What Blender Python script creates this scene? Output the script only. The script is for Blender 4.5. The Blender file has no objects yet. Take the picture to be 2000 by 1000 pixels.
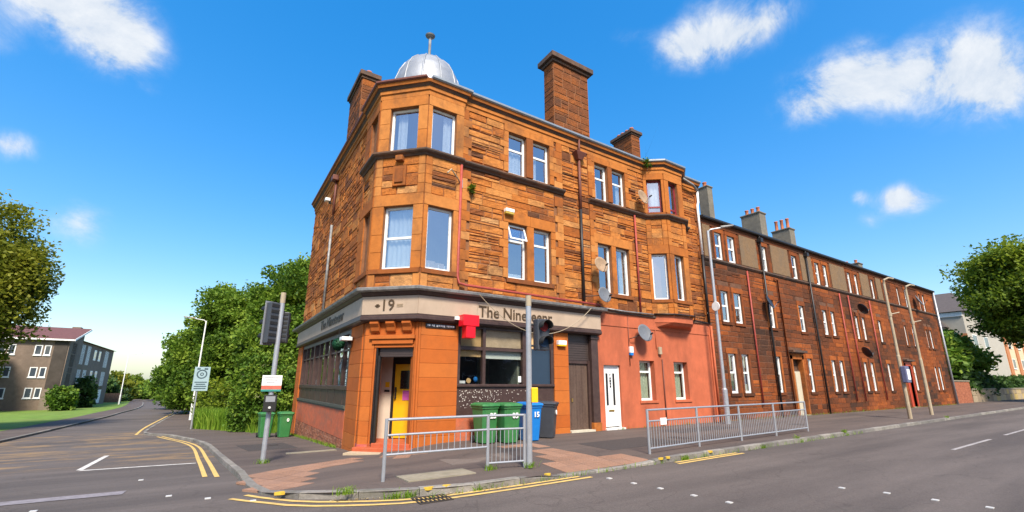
import bpy, math, random
import numpy as np
from mathutils import Vector, Matrix
random.seed(7); RNG = np.random.default_rng(11)
R = math.radians
scene = bpy.context.scene
COL = scene.collection

# ------------------------------------------------------------------ camera
YAW, PITCH, ROLL = R(33.09), R(13.676), R(0.137)
CAM = Vector((0, 0, 1.62))
fw = Vector((math.sin(YAW)*math.cos(PITCH), math.cos(YAW)*math.cos(PITCH), math.sin(PITCH)))
rt = Vector((math.cos(YAW), -math.sin(YAW), 0)); up = rt.cross(fw)
r2 = rt*math.cos(ROLL) + up*math.sin(ROLL); u2 = up*math.cos(ROLL) - rt*math.sin(ROLL)
cd = bpy.data.cameras.new('camera'); cam = bpy.data.objects.new('camera', cd); COL.objects.link(cam)
cd.sensor_width = 36; cd.lens = 36*872.5/2000; cd.shift_y = 36.7/2000; cd.clip_start = .05; cd.clip_end = 4000
cam.matrix_world = Matrix(((r2.x, u2.x, -fw.x, CAM.x), (r2.y, u2.y, -fw.y, CAM.y), (r2.z, u2.z, -fw.z, CAM.z), (0, 0, 0, 1)))
scene.camera = cam
scene.render.engine = 'CYCLES'
scene.cycles.max_bounces = 6; scene.cycles.transparent_max_bounces = 12
scene.cycles.use_denoising = True

# ------------------------------------------------------------------ light
SUN_EL, SUN_AZ = R(48), R(200)          # azimuth clockwise from +Y: the sun stands behind the camera
EXPOSURE = 1.27
sd = bpy.data.lights.new('sun', 'SUN'); sd.energy = 3.0; sd.angle = R(12); sd.color = (1, .90, .76)
sun = bpy.data.objects.new('sun', sd); COL.objects.link(sun)
sv = Vector((math.sin(SUN_AZ)*math.cos(SUN_EL), math.cos(SUN_AZ)*math.cos(SUN_EL), math.sin(SUN_EL)))
sun.rotation_euler = (-sv).to_track_quat('-Z', 'Y').to_euler(); sun.location = (0, -20, 40)
world = bpy.data.worlds.new('World'); scene.world = world; world.use_nodes = True
scene.view_settings.view_transform = 'Standard'; scene.view_settings.look = 'None'
scene.view_settings.exposure = EXPOSURE; scene.view_settings.gamma = 1

def build_world():
    nt = world.node_tree; N = nt.nodes; L = nt.links; N.clear()
    def nd(t, **k):
        n = N.new(t)
        for a, b in k.items(): setattr(n, a, b)
        return n
    def mth(op, a, b=None, c=None):
        n = nd('ShaderNodeMath', operation=op)
        for i, v in enumerate((a, b, c)):
            if v is None: continue
            if isinstance(v, (int, float)): n.inputs[i].default_value = v
            else: L.new(v, n.inputs[i])
        return n.outputs[0]
    sky = nd('ShaderNodeTexSky', sky_type='NISHITA'); sky.sun_disc = False
    sky.sun_elevation = SUN_EL; sky.sun_rotation = SUN_AZ; sky.air_density = 1.08; sky.dust_density = 1.6; sky.ozone_density = 2.0
    hs_ = nd('ShaderNodeHueSaturation'); hs_.inputs['Saturation'].default_value = 2.03; hs_.inputs['Value'].default_value = 1.62; hs_.inputs['Hue'].default_value = .506
    gm = nd('ShaderNodeGamma'); gm.inputs[1].default_value = .6; L.new(sky.outputs[0], gm.inputs[0]); L.new(gm.outputs[0], hs_.inputs['Color'])
    tc = nd('ShaderNodeTexCoord')
    n1 = nd('ShaderNodeTexNoise'); n1.inputs['Scale'].default_value = 8; n1.inputs['Detail'].default_value = 10; n1.inputs['Roughness'].default_value = .66; n1.inputs['Distortion'].default_value = .4
    L.new(tc.outputs['Generated'], n1.inputs['Vector'])
    n2 = nd('ShaderNodeTexNoise'); n2.inputs['Scale'].default_value = 5; n2.inputs['Detail'].default_value = 5
    L.new(tc.outputs['Generated'], n2.inputs['Vector'])
    sep = nd('ShaderNodeSeparateXYZ'); L.new(tc.outputs['Generated'], sep.inputs[0])
    sepn = nd('ShaderNodeSeparateColor'); L.new(n2.outputs['Color'], sepn.inputs[0])
    az = mth('ARCTAN2', sep.outputs[0], sep.outputs[1])
    az = mth('WRAP', mth('SUBTRACT', az, YAW), math.pi/3*1.02, -math.pi/3*1.02)
    az = mth('ADD', az, mth('MULTIPLY', mth('SUBTRACT', sepn.outputs[0], .5), .09))
    el = mth('ARCSINE', sep.outputs[2])
    el = mth('ADD', el, mth('MULTIPLY', mth('SUBTRACT', sepn.outputs[1], .5), .07))
    CL = [(-.834,.575,.065,.052,1.3),(-.892,.571,.038,.033,.9),(-.8,.536,.036,.033,.7),(-.757,.559,.028,.038,.35),(-.93,.497,.019,.059,.35),(.424,.676,.062,.033,.9),(.529,.672,.086,.037,1.3),(.599,.659,.047,.02,.5),(.301,.708,.056,.017,.25),(.485,.734,.054,.024,.35),(.629,.513,.047,.043,.6),(.707,.518,.061,.037,1.2),(.775,.492,.04,.033,1.1),(.862,.474,.059,.045,1.4),(.913,.438,.04,.043,1.2),(.676,.484,.047,.025,.5),(.768,.299,.04,.022,1.2),(.754,.318,.02,.015,.6),(.696,.318,.014,.011,.7),(.696,.272,.02,.016,.5),(-.897,.337,.021,.016,.9),(-.787,.244,.036,.029,.6),(-.757,.488,.019,.011,.4),(.736,.562,.022,.009,.25)]
    tot = None
    for a, e, ra, re_, k in CL:
        x = mth('DIVIDE', mth('SUBTRACT', az, a), ra*1.1); y = mth('DIVIDE', mth('SUBTRACT', el, e), re_*1.1)
        q = mth('ADD', mth('MULTIPLY', x, x), mth('MULTIPLY', y, y))
        m = mth('MULTIPLY', mth('EXPONENT', mth('MULTIPLY', q, -.9)), k)
        tot = m if tot is None else mth('ADD', tot, m)
    den = mth('MULTIPLY', tot, mth('MAXIMUM', mth('SUBTRACT', mth('MULTIPLY', n1.outputs['Fac'], 4.6), 1.35), 0.0))
    ss = nd('ShaderNodeMapRange', interpolation_type='SMOOTHSTEP'); ss.inputs['From Min'].default_value = .08; ss.inputs['From Max'].default_value = 1.35
    ss.inputs['To Max'].default_value = .93
    L.new(den, ss.inputs['Value'])
    mix = nd('ShaderNodeMix', data_type='RGBA'); L.new(ss.outputs[0], mix.inputs[0])
    L.new(hs_.outputs[0], mix.inputs[6])
    cm = nd('ShaderNodeMix', data_type='RGBA'); cs = nd('ShaderNodeMapRange'); cs.inputs['From Min'].default_value = .4; cs.inputs['From Max'].default_value = .62; L.new(n1.outputs['Fac'], cs.inputs['Value']); L.new(cs.outputs[0], cm.inputs[0])
    cm.inputs[6].default_value = (2.3, 2.6, 3.0, 1); cm.inputs[7].default_value = CLOUD; L.new(cm.outputs[2], mix.inputs[7])
    bg = nd('ShaderNodeBackground'); bg.inputs['Strength'].default_value = SKY_STRENGTH; L.new(mix.outputs[2], bg.inputs['Color'])
    out = nd('ShaderNodeOutputWorld'); L.new(bg.outputs[0], out.inputs[0])
SKY_STRENGTH = .12
CLOUD = (3.2, 3.3, 3.4, 1)
build_world()

# ------------------------------------------------------------------ helpers
def sstep(t): t = np.clip(t, 0, 1); return t*t*(3-2*t)
def hs(x, y):
    """height of the pavement: level along the main street, the side street falls away behind the corner"""
    y = np.asarray(y, float); x = np.asarray(x, float)
    t = np.clip(y-8.0, 0, None)
    s = -.0475*np.minimum(t, 20) - .012*np.clip(y-28, 0, 150)
    return s*(1-sstep((x-3.4)/2.6))
def hz(x, y): return float(hs(x, y))
ROAD = -.1

WL = {}
def tag(o, label=None, cat=None, group=None, kind=None):
    if label: o['label'] = label
    if cat: o['category'] = cat
    if group: o['group'] = group
    if kind: o['kind'] = kind
    return o
def thing(name, loc, label, cat, group=None, rz=0):
    o = bpy.data.objects.new(name, None); COL.objects.link(o); o.location = loc; o.rotation_euler.z = rz
    o.empty_display_size = .3; WL[o.name] = Vector(loc)
    return tag(o, label, cat, group)

class MB:
    def __init__(s): s.v = []; s.f = []; s.t = []; s.tone = .5
    def add(s, vs, fs, tone=None):
        b = len(s.v); s.v.extend(tuple(v) for v in vs)
        for f in fs: s.f.append([b+i for i in f]); s.t.append(s.tone if tone is None else tone)
        return s
    def box(s, x0, x1, y0, y1, z0, z1, tone=None):
        return s.add([(x0,y0,z0),(x1,y0,z0),(x1,y1,z0),(x0,y1,z0),(x0,y0,z1),(x1,y0,z1),(x1,y1,z1),(x0,y1,z1)],
              [(0,3,2,1),(4,5,6,7),(0,1,5,4),(1,2,6,5),(2,3,7,6),(3,0,4,7)], tone)
    def tube(s, pts, r, n=8, caps=True, tone=None):
        pts = [Vector(p) for p in pts]; rr = r if isinstance(r, (list, tuple)) else [r]*len(pts)
        rings = []; prev = None
        for i, p in enumerate(pts):
            d = (pts[min(i+1, len(pts)-1)]-pts[max(i-1, 0)]).normalized()
            a = d.cross(Vector((0, 0, 1))) if abs(d.z) < .95 else d.cross(Vector((0, 1, 0)))
            a.normalize()
            if prev and a.dot(prev) < 0: a = -a
            prev = a; b = d.cross(a)
            rings.append([p+a*rr[i]*math.cos(2*math.pi*k/n)+b*rr[i]*math.sin(2*math.pi*k/n) for k in range(n)])
        vs = [v for q in rings for v in q]; fs = []
        for i in range(len(rings)-1):
            for k in range(n):
                fs.append((i*n+k, i*n+(k+1) % n, (i+1)*n+(k+1) % n, (i+1)*n+k))
        if caps: fs += [tuple(range(n))[::-1], tuple((len(rings)-1)*n+k for k in range(n))]
        return s.add(vs, fs, tone)
    def lathe(s, c, prof, n=16, tone=None):
        vs = [(c[0]+r*math.cos(2*math.pi*k/n), c[1]+r*math.sin(2*math.pi*k/n), c[2]+z) for r, z in prof for k in range(n)]
        fs = []
        for i in range(len(prof)-1):
            for k in range(n): fs.append((i*n+k, i*n+(k+1) % n, (i+1)*n+(k+1) % n, (i+1)*n+k))
        fs += [tuple(range(n))[::-1], tuple((len(prof)-1)*n+k for k in range(n))]
        return s.add(vs, fs, tone)
    def prism(s, poly, z0, z1, tone=None):
        n = len(poly); vs = [(p[0], p[1], z0) for p in poly]+[(p[0], p[1], z1) for p in poly]
        return s.add(vs, [tuple(range(n))[::-1], tuple(range(n, 2*n))]+[(i, (i+1) % n, n+(i+1) % n, n+i) for i in range(n)], tone)
    def sweep(s, path, prof, tone=None):
        """path: plan points left to right as seen from the street; prof: (outward, z)"""
        P = [Vector((p[0], p[1])) for p in path]; M = []
        for i, p in enumerate(P):
            ns = []
            for a, b in ((i-1, i), (i, i+1)):
                if a < 0 or b >= len(P): continue
                d = (P[b]-P[a]).normalized(); ns.append(Vector((d.y, -d.x)))
            if len(ns) == 1: m = ns[0]
            else:
                m = (ns[0]+ns[1]).normalized(); m = m/max(.35, m.dot(ns[0]))
            M.append(m)
        k = len(prof); vs = [(P[i].x+M[i].x*d, P[i].y+M[i].y*d, z) for i in range(len(P)) for d, z in prof]
        fs = []
        for i in range(len(P)-1):
            for j in range(k): fs.append((i*k+j, i*k+(j+1) % k, (i+1)*k+(j+1) % k, (i+1)*k+j))
        fs += [tuple(range(k)), tuple((len(P)-1)*k+j for j in range(k))[::-1]]
        return s.add(vs, fs, tone)
    def xf(s, fn): s.v = [tuple(fn(*v)) for v in s.v]; return s

def mesh_from(mb, name, ctr, smooth=False):
    me = bpy.data.meshes.new(name)
    me.from_pydata([(v[0]-ctr[0], v[1]-ctr[1], v[2]-ctr[2]) for v in mb.v], [], mb.f)
    at = me.attributes.new('tone', 'FLOAT', 'FACE'); at.data.foreach_set('value', mb.t)
    if smooth: me.polygons.foreach_set('use_smooth', [True]*len(me.polygons))
    me.validate(); return me
def obj(name, mb, mat, parent=None, smooth=False, label=None, kind=None, bevel=0):
    a = np.array(mb.v); lo, hi = a.min(0), a.max(0); c = (lo+hi)/2
    if parent is None: c[2] = lo[2]
    me = mesh_from(mb, name, c, smooth); me.materials.append(mat)
    o = bpy.data.objects.new(name, me); COL.objects.link(o)
    w = Vector(c); WL[o.name] = w
    if parent is not None:
        o.parent = parent; o.location = w-WL[parent.name]
    else: o.location = w
    if bevel:
        m = o.modifiers.new('bevel', 'BEVEL'); m.width = bevel; m.segments = 2; m.limit_method = 'ANGLE'
    return tag(o, label, kind=kind)
def np_mesh(name, V, Q, mat, parent=None, loc=(0, 0, 0), tone=None, smooth=False):
    """big meshes: V (n,3) world, Q (m,4)"""
    me = bpy.data.meshes.new(name); V = np.asarray(V, np.float32)-np.asarray(loc, np.float32); Q = np.asarray(Q, np.int32); k = Q.shape[1]
    me.vertices.add(len(V)); me.vertices.foreach_set('co', V.ravel())
    me.loops.add(Q.size); me.loops.foreach_set('vertex_index', Q.ravel())
    me.polygons.add(len(Q)); me.polygons.foreach_set('loop_start', np.arange(0, Q.size, k, dtype=np.int32)); me.polygons.foreach_set('loop_total', np.full(len(Q), k, np.int32))
    if smooth: me.polygons.foreach_set('use_smooth', np.ones(len(Q), bool))
    if tone is not None:
        at = me.attributes.new('tone', 'FLOAT', 'FACE'); at.data.foreach_set('value', np.asarray(tone, np.float32))
    me.update(calc_edges=True); me.validate(); me.materials.append(mat)
    o = bpy.data.objects.new(name, me); COL.objects.link(o); WL[o.name] = Vector(loc)
    if parent is not None: o.parent = parent; o.location = Vector(loc)-WL[parent.name]
    else: o.location = loc
    return o
def copy_of(o, name, w, parent):
    c = bpy.data.objects.new(name, o.data); COL.objects.link(c); WL[c.name] = Vector(w)
    c.parent = parent; c.location = Vector(w)-WL[parent.name]; return c

class Frame:
    """a wall plane: a runs left to right as seen from outside, d outward, z up"""
    def __init__(s, o, u):
        s.o = Vector((o[0], o[1], 0)); s.u = Vector((u[0], u[1], 0)).normalized(); s.n = Vector((s.u.y, -s.u.x, 0))
    def p(s, a, d, z): return s.o+s.u*a+s.n*d+Vector((0, 0, z))
    def box(s, mb, a0, a1, d0, d1, z0, z1, tone=None):
        t = MB().box(a0, a1, -d1, -d0, z0, z1)     # y runs inward
        return mb.add([s.p(v[0], -v[1], v[2]) for v in t.v], t.f, tone)
    def quad(s, mb, a0, a1, d, z0, z1, tone=None):
        return mb.add([s.p(a0, d, z0), s.p(a1, d, z0), s.p(a1, d, z1), s.p(a0, d, z1)], [(0, 1, 2, 3)], tone)
    def put(s, mb, src, tone=None): return mb.add([s.p(v[0], v[1], v[2]) for v in src.v], src.f, tone)

# ------------------------------------------------------------------ materials
MATS = {}
def pmat(name, col, rough=.8, metal=0, spec=.4, var=.15, vscale=6, bump=0, bscale=40, ramp=None, dirt=None, emit=None, coat=0, bdist=.02):
    """principled with noise variation; ramp: colours chosen by the 'tone' attribute; dirt: (colour, amount, scale, zstretch)"""
    if name in MATS: return MATS[name]
    m = bpy.data.materials.new(name); m.use_nodes = True; nt = m.node_tree; N = nt.nodes; L = nt.links; b = N['Principled BSDF']
    b.inputs['Roughness'].default_value = rough; b.inputs['Metallic'].default_value = metal; b.inputs['Specular IOR Level'].default_value = spec
    if coat: b.inputs['Coat Weight'].default_value = coat
    geo = N.new('ShaderNodeNewGeometry'); pos = geo.outputs['Position']
    if ramp:
        at = N.new('ShaderNodeAttribute'); at.attribute_name = 'tone'
        cr = N.new('ShaderNodeValToRGB'); el = cr.color_ramp.elements
        while len(el) < len(ramp): el.new(.5)
        for e, (p, c) in zip(el, ramp): e.position = p; e.color = (*c, 1)
        L.new(at.outputs['Fac'], cr.inputs[0]); c0 = cr.outputs[0]
    else:
        rg = N.new('ShaderNodeRGB'); rg.outputs[0].default_value = (*col, 1); c0 = rg.outputs[0]
    if var:
        nz = N.new('ShaderNodeTexNoise'); nz.inputs['Scale'].default_value = vscale; nz.inputs['Detail'].default_value = 6; nz.inputs['Roughness'].default_value = .65
        L.new(pos, nz.inputs['Vector'])
        mr = N.new('ShaderNodeMapRange'); mr.inputs['From Min'].default_value = .25; mr.inputs['From Max'].default_value = .75
        mr.inputs['To Min'].default_value = 1-var; mr.inputs['To Max'].default_value = 1+var; L.new(nz.outputs['Fac'], mr.inputs['Value'])
        mx = N.new('ShaderNodeVectorMath'); mx.operation = 'SCALE'; L.new(c0, mx.inputs[0]); L.new(mr.outputs[0], mx.inputs['Scale']); c0 = mx.outputs[0]
    if dirt:
        dc, amt, ds, zs = dirt
        mp = N.new('ShaderNodeMapping'); mp.inputs['Scale'].default_value = (ds, ds, ds*zs); L.new(pos, mp.inputs['Vector'])
        nz = N.new('ShaderNodeTexNoise'); nz.inputs['Scale'].default_value = 1; nz.inputs['Detail'].default_value = 8; nz.inputs['Roughness'].default_value = .7; L.new(mp.outputs[0], nz.inputs['Vector'])
        mr = N.new('ShaderNodeMapRange'); mr.inputs['From Min'].default_value = .47; mr.inputs['From Max'].default_value = .68; mr.inputs['To Max'].default_value = amt; L.new(nz.outputs['Fac'], mr.inputs['Value'])
        mx = N.new('ShaderNodeMix'); mx.data_type = 'RGBA'; L.new(mr.outputs[0], mx.inputs[0]); L.new(c0, mx.inputs[6]); mx.inputs[7].default_value = (*dc, 1); c0 = mx.outputs[2]
    L.new(c0, b.inputs['Base Color'])
    if bump:
        nz = N.new('ShaderNodeTexNoise'); nz.inputs['Scale'].default_value = bscale; nz.inputs['Detail'].default_value = 6; L.new(pos, nz.inputs['Vector'])
        bp = N.new('ShaderNodeBump'); bp.inputs['Strength'].default_value = bump; bp.inputs['Distance'].default_value = bdist; L.new(nz.outputs['Fac'], bp.inputs['Height']); L.new(bp.outputs[0], b.inputs['Normal'])
    if emit: b.inputs['Emission Color'].default_value = (*emit[0], 1); b.inputs['Emission Strength'].default_value = emit[1]
    MATS[name] = m; return m
SOOT = (.055, .035, .026)
STONE_R = [(0, (.07, .036, .022)), (.16, (.19, .062, .02)), (.34, (.33, .098, .02)), (.55, (.425, .14, .028)), (.78, (.48, .195, .052)), (1, (.50, .27, .11))]
m_stone = pmat('rock_faced_sandstone', None, .92, spec=.2, var=.3, vscale=9, bump=.9, bscale=22, ramp=STONE_R, dirt=(SOOT, .62, .9, 1.6), bdist=.03)
m_ash = pmat('dressed_sandstone', None, .9, spec=.2, var=.16, vscale=5, bump=.35, bscale=45, ramp=STONE_R, dirt=(SOOT, .62, .8, .7))
m_shop = pmat('painted_sandstone', None, .8, spec=.3, var=.1, vscale=4, bump=.2, bscale=50, ramp=[(0, (.38, .09, .013)), (.5, (.43, .108, .016)), (1, (.46, .13, .022))], dirt=((.22, .07, .02), .35, 1.2, .6))
ROW_R = [(0, (.035, .02, .014)), (.25, (.10, .034, .014)), (.5, (.2, .053, .014)), (.75, (.33, .088, .018)), (1, (.41, .145, .035))]
m_row = pmat('row_sandstone', None, .93, spec=.2, var=.35, vscale=6, bump=.8, bscale=20, ramp=ROW_R, dirt=((.05, .032, .024), .5, .55, 1.0))
m_rowash = pmat('row_dressed_sandstone', None, .92, spec=.2, var=.25, vscale=5, bump=.4, bscale=40, ramp=ROW_R, dirt=((.04, .028, .023), .6, .7, .8))
m_mortar = pmat('mortar', (.22, .095, .042), .95, var=.35, vscale=5, bump=.4)
m_rowmortar = pmat('row_mortar', (.12, .055, .03), .95, var=.35, vscale=5, bump=.4)
m_dark = pmat('sooty_moulding', (.075, .05, .038), .85, var=.35, vscale=7, bump=.5, dirt=((.24, .1, .04), .5, 1.3, 1))
m_salmon = pmat('salmon_masonry_paint', (.46, .118, .053), .75, spec=.3, var=.2, vscale=1.3, bump=.3, bscale=35, dirt=((.27, .075, .036), .7, 1.1, .4))
m_basered = pmat('red_base_paint', (.50, .12, .05), .8, var=.22, vscale=5, bump=.35, bscale=30, dirt=((.22, .12, .08), .6, 1.6, 2.2))
m_brickred = pmat('base_brick', None, .9, var=.25, vscale=12, bump=.4, ramp=[(0, (.2, .08, .045)), (.5, (.32, .11, .055)), (1, (.38, .17, .1))])
m_white = pmat('white_upvc', (.8, .81, .8), .35, var=.03, dirt=((.6, .6, .58), .3, 3, 1))
m_redframe = pmat('crimson_frame', (.22, .02, .03), .45, var=.1)
m_brown = pmat('brown_gloss_timber', (.055, .032, .028), .4, var=.2, vscale=10, dirt=((.12, .08, .06), .3, 4, 1))
m_browndoor = pmat('weathered_brown_timber', (.085, .052, .038), .6, var=.3, vscale=14, bump=.2, dirt=((.16, .11, .08), .5, 2, .2))
m_shutter = pmat('roller_shutter', (.075, .055, .05), .45, metal=.3, var=.15)
m_sign = pmat('signboard', (.42, .32, .235), .6, var=.08, vscale=2, dirt=((.3, .22, .155), .45, 1.2, .5))
m_letter = pmat('sign_letters', (.075, .045, .02), .45, var=.1)
m_letter2 = pmat('faded_letters', (.30, .22, .14), .6)
m_lead = pmat('lead_sheet', (.27, .29, .32), .5, metal=.3, spec=.5, var=.22, vscale=4, bump=.25, bscale=8, dirt=((.26, .27, .29), .5, 2, .4))
m_gut = pmat('weathered_gutter', (.20, .20, .20), .5, metal=.2, var=.4, vscale=8, dirt=((.5, .5, .48), .55, 2.5, 1))
m_black = pmat('black_iron', (.022, .02, .02), .45, var=.3)
m_ironred = pmat('red_oxide_pipe', (.33, .055, .04), .55, var=.25, vscale=8)
m_maroon = pmat('maroon_iron', (.14, .045, .03), .6, var=.25)
m_slate = pmat('slate', (.05, .052, .058), .6, var=.3, vscale=6, bump=.4)
m_galv = pmat('galvanised_steel', (.40, .42, .45), .45, metal=.5, var=.12, vscale=12, dirt=((.30, .30, .30), .4, 5, .4))
m_cream = pmat('cream_steel', (.38, .31, .21), .55, var=.15, vscale=5, dirt=((.25, .17, .1), .45, 3, .4))
m_yellow = pmat('yellow_door_paint', (.78, .42, .012), .42, var=.06)
m_yelbox = pmat('yellow_plastic', (.85, .48, .01), .4, var=.04)
m_pink = pmat('pink_poster', (.55, .1, .38), .5)
m_cov = pmat('cream_boarding', (.62, .52, .42), .6, var=.05)
m_grey = pmat('grey_plastic', (.23, .24, .26), .5, var=.1)
m_dish = pmat('dish_grey', (.13, .14, .155), .45, var=.1)
m_dishl = pmat('dish_mesh_rust', (.30, .20, .12), .6, var=.3)
m_dishblk = pmat('dish_black', (.02, .023, .03), .4, var=.1)
m_navy = pmat('navy_panel', (.025, .045, .075), .3, var=.05)
m_red = pmat('red_sign', (.75, .008, .02), .4, var=.03)
m_green = pmat('green_bin_plastic', (.035, .17, .05), .42, var=.12, vscale=6, dirt=((.10, .22, .09), .4, 4, .5))
m_blue = pmat('blue_bin_plastic', (.01, .17, .52), .4, var=.08, vscale=6)
m_char = pmat('charcoal_bin_plastic', (.045, .05, .06), .42, var=.12, vscale=6)
m_num = pmat('white_lettering', (.8, .8, .78), .5)
m_rubber = pmat('rubber', (.015, .015, .015), .7)
m_curt = pmat('net_curtain', (.70, .72, .72), .9, var=.08, vscale=12)
m_blind = pmat('tan_blind', (.64, .40, .18), .8, var=.06)
m_blindw = pmat('pale_blind', (.66, .68, .6), .8, var=.04)
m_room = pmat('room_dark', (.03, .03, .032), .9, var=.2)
m_roomg = pmat('room_green', (.22, .24, .19), .9, var=.3, vscale=2)
m_pole = pmat('chimney_pot', (.40, .13, .06), .8, var=.2)
m_harl = pmat('grey_harling', (.185, .115, .06), .95, var=.2, vscale=9, bump=.7, bscale=60, dirt=((.12, .10, .075), .6, 1.3, .5))
m_cem = pmat('cement_chimney', (.18, .16, .125), .95, var=.25, vscale=5, bump=.5, dirt=((.09, .085, .075), .6, 1.2, .5))
m_kerb = pmat('kerb_granite', None, .85, var=.25, vscale=16, bump=.4, bscale=60, ramp=[(0, (.15, .14, .13)), (.5, (.21, .195, .175)), (1, (.27, .25, .22))], dirt=((.08, .08, .05), .6, 2.5, 1))
m_yline = pmat('yellow_road_paint', (.62, .42, .13), .8, var=.2, vscale=20, dirt=((.25, .19, .1), .5, 5, 1))
m_ybright = pmat('bright_yellow_mark', (.55, .36, .04), .8, var=.15, vscale=20)
m_wline = pmat('white_road_paint', (.62, .60, .56), .8, var=.2, vscale=20, dirt=((.2, .19, .18), .6, 4, 1))
m_stud = pmat('road_stud', (.5, .5, .48), .5)
m_steel = pmat('iron_grate', (.05, .042, .036), .7, metal=.3, var=.3)
m_manh = pmat('concrete_cover', (.26, .23, .17), .9, var=.25, vscale=12, bump=.4, dirt=((.12, .11, .06), .5, 3, 1))
m_bark = pmat('bark', (.075, .055, .04), .95, var=.35, vscale=8, bump=.8, bscale=18)

def glass(name, tint, refl):
    m = bpy.data.materials.new(name); m.use_nodes = True; N = m.node_tree.nodes; L = m.node_tree.links; N.clear()
    o = N.new('ShaderNodeOutputMaterial'); mx = N.new('ShaderNodeMixShader'); t = N.new('ShaderNodeBsdfTransparent'); g = N.new('ShaderNodeBsdfGlossy')
    t.inputs[0].default_value = (*tint, 1); g.inputs['Roughness'].default_value = .015; g.inputs['Color'].default_value = (.95, .97, 1, 1)
    lw = N.new('ShaderNodeLayerWeight'); lw.inputs[0].default_value = .5; geo = N.new('ShaderNodeNewGeometry')
    pw = N.new('ShaderNodeMath'); pw.operation = 'POWER'; L.new(lw.outputs['Facing'], pw.inputs[0]); pw.inputs[1].default_value = 3.5
    ma = N.new('ShaderNodeMath'); ma.operation = 'MULTIPLY_ADD'; L.new(pw.outputs[0], ma.inputs[0]); ma.inputs[1].default_value = .75; ma.inputs[2].default_value = refl
    iv = N.new('ShaderNodeMath'); iv.operation = 'SUBTRACT'; iv.inputs[0].default_value = 1; L.new(geo.outputs['Backfacing'], iv.inputs[1])
    fr = N.new('ShaderNodeMath'); fr.operation = 'MULTIPLY'; L.new(ma.outputs[0], fr.inputs[0]); L.new(iv.outputs[0], fr.inputs[1])
    nz = N.new('ShaderNodeTexNoise'); nz.inputs['Scale'].default_value = 1.6; bp = N.new('ShaderNodeBump'); bp.inputs['Strength'].default_value = .06; bp.inputs['Distance'].default_value = .1
    L.new(geo.outputs['Position'], nz.inputs['Vector']); L.new(nz.outputs['Fac'], bp.inputs['Height']); L.new(bp.outputs[0], g.inputs['Normal'])
    L.new(fr.outputs[0], mx.inputs[0]); L.new(t.outputs[0], mx.inputs[1]); L.new(g.outputs[0], mx.inputs[2]); L.new(mx.outputs[0], o.inputs[0]); return m
m_glass = glass('window_glass', (.82, .85, .86), .4)
m_glassd = glass('shop_glass', (.85, .87, .87), .07)

def leafmat(name, ramp, trans=.35):
    m = bpy.data.materials.new(name); m.use_nodes = True; N = m.node_tree.nodes; L = m.node_tree.links; b = N['Principled BSDF']; o = N['Material Output']
    at = N.new('ShaderNodeAttribute'); at.attribute_name = 'tone'; cr = N.new('ShaderNodeValToRGB'); el = cr.color_ramp.elements
    while len(el) < len(ramp): el.new(.5)
    for e, (p, c) in zip(el, ramp): e.position = p; e.color = (*c, 1)
    L.new(at.outputs['Fac'], cr.inputs[0]); L.new(cr.outputs[0], b.inputs['Base Color']); b.inputs['Roughness'].default_value = .6; b.inputs['Specular IOR Level'].default_value = .25
    tr = N.new('ShaderNodeBsdfTranslucent'); L.new(cr.outputs[0], tr.inputs[0]); mx = N.new('ShaderNodeMixShader'); mx.inputs[0].default_value = trans
    L.new(b.outputs[0], mx.inputs[1]); L.new(tr.outputs[0], mx.inputs[2]); L.new(mx.outputs[0], o.inputs[0]); return m
m_leaf = leafmat('leaf_green', [(0, (.05, .11, .012)), (.5, (.125, .22, .02)), (1, (.25, .35, .04))], .42)
m_leafb = leafmat('leaf_birch', [(0, (.10, .13, .014)), (.5, (.20, .225, .02)), (1, (.30, .30, .03))], .5)
m_leafd = leafmat('leaf_dark', [(0, (.05, .095, .012)), (.5, (.14, .21, .018)), (1, (.27, .33, .025))], .45)
m_leafy = leafmat('leaf_lime', [(0, (.05, .11, .012)), (.5, (.10, .2, .02)), (1, (.2, .28, .03))])
m_hedge = leafmat('leaf_hedge', [(0, (.02, .05, .015)), (.5, (.04, .09, .02)), (1, (.08, .15, .03))])
m_grass = leafmat('grass_blade', [(0, (.10, .19, .015)), (.5, (.18, .33, .025)), (1, (.30, .42, .05))], .5)
m_flower = pmat('cream_blossom', (.7, .7, .5), .8)
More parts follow.
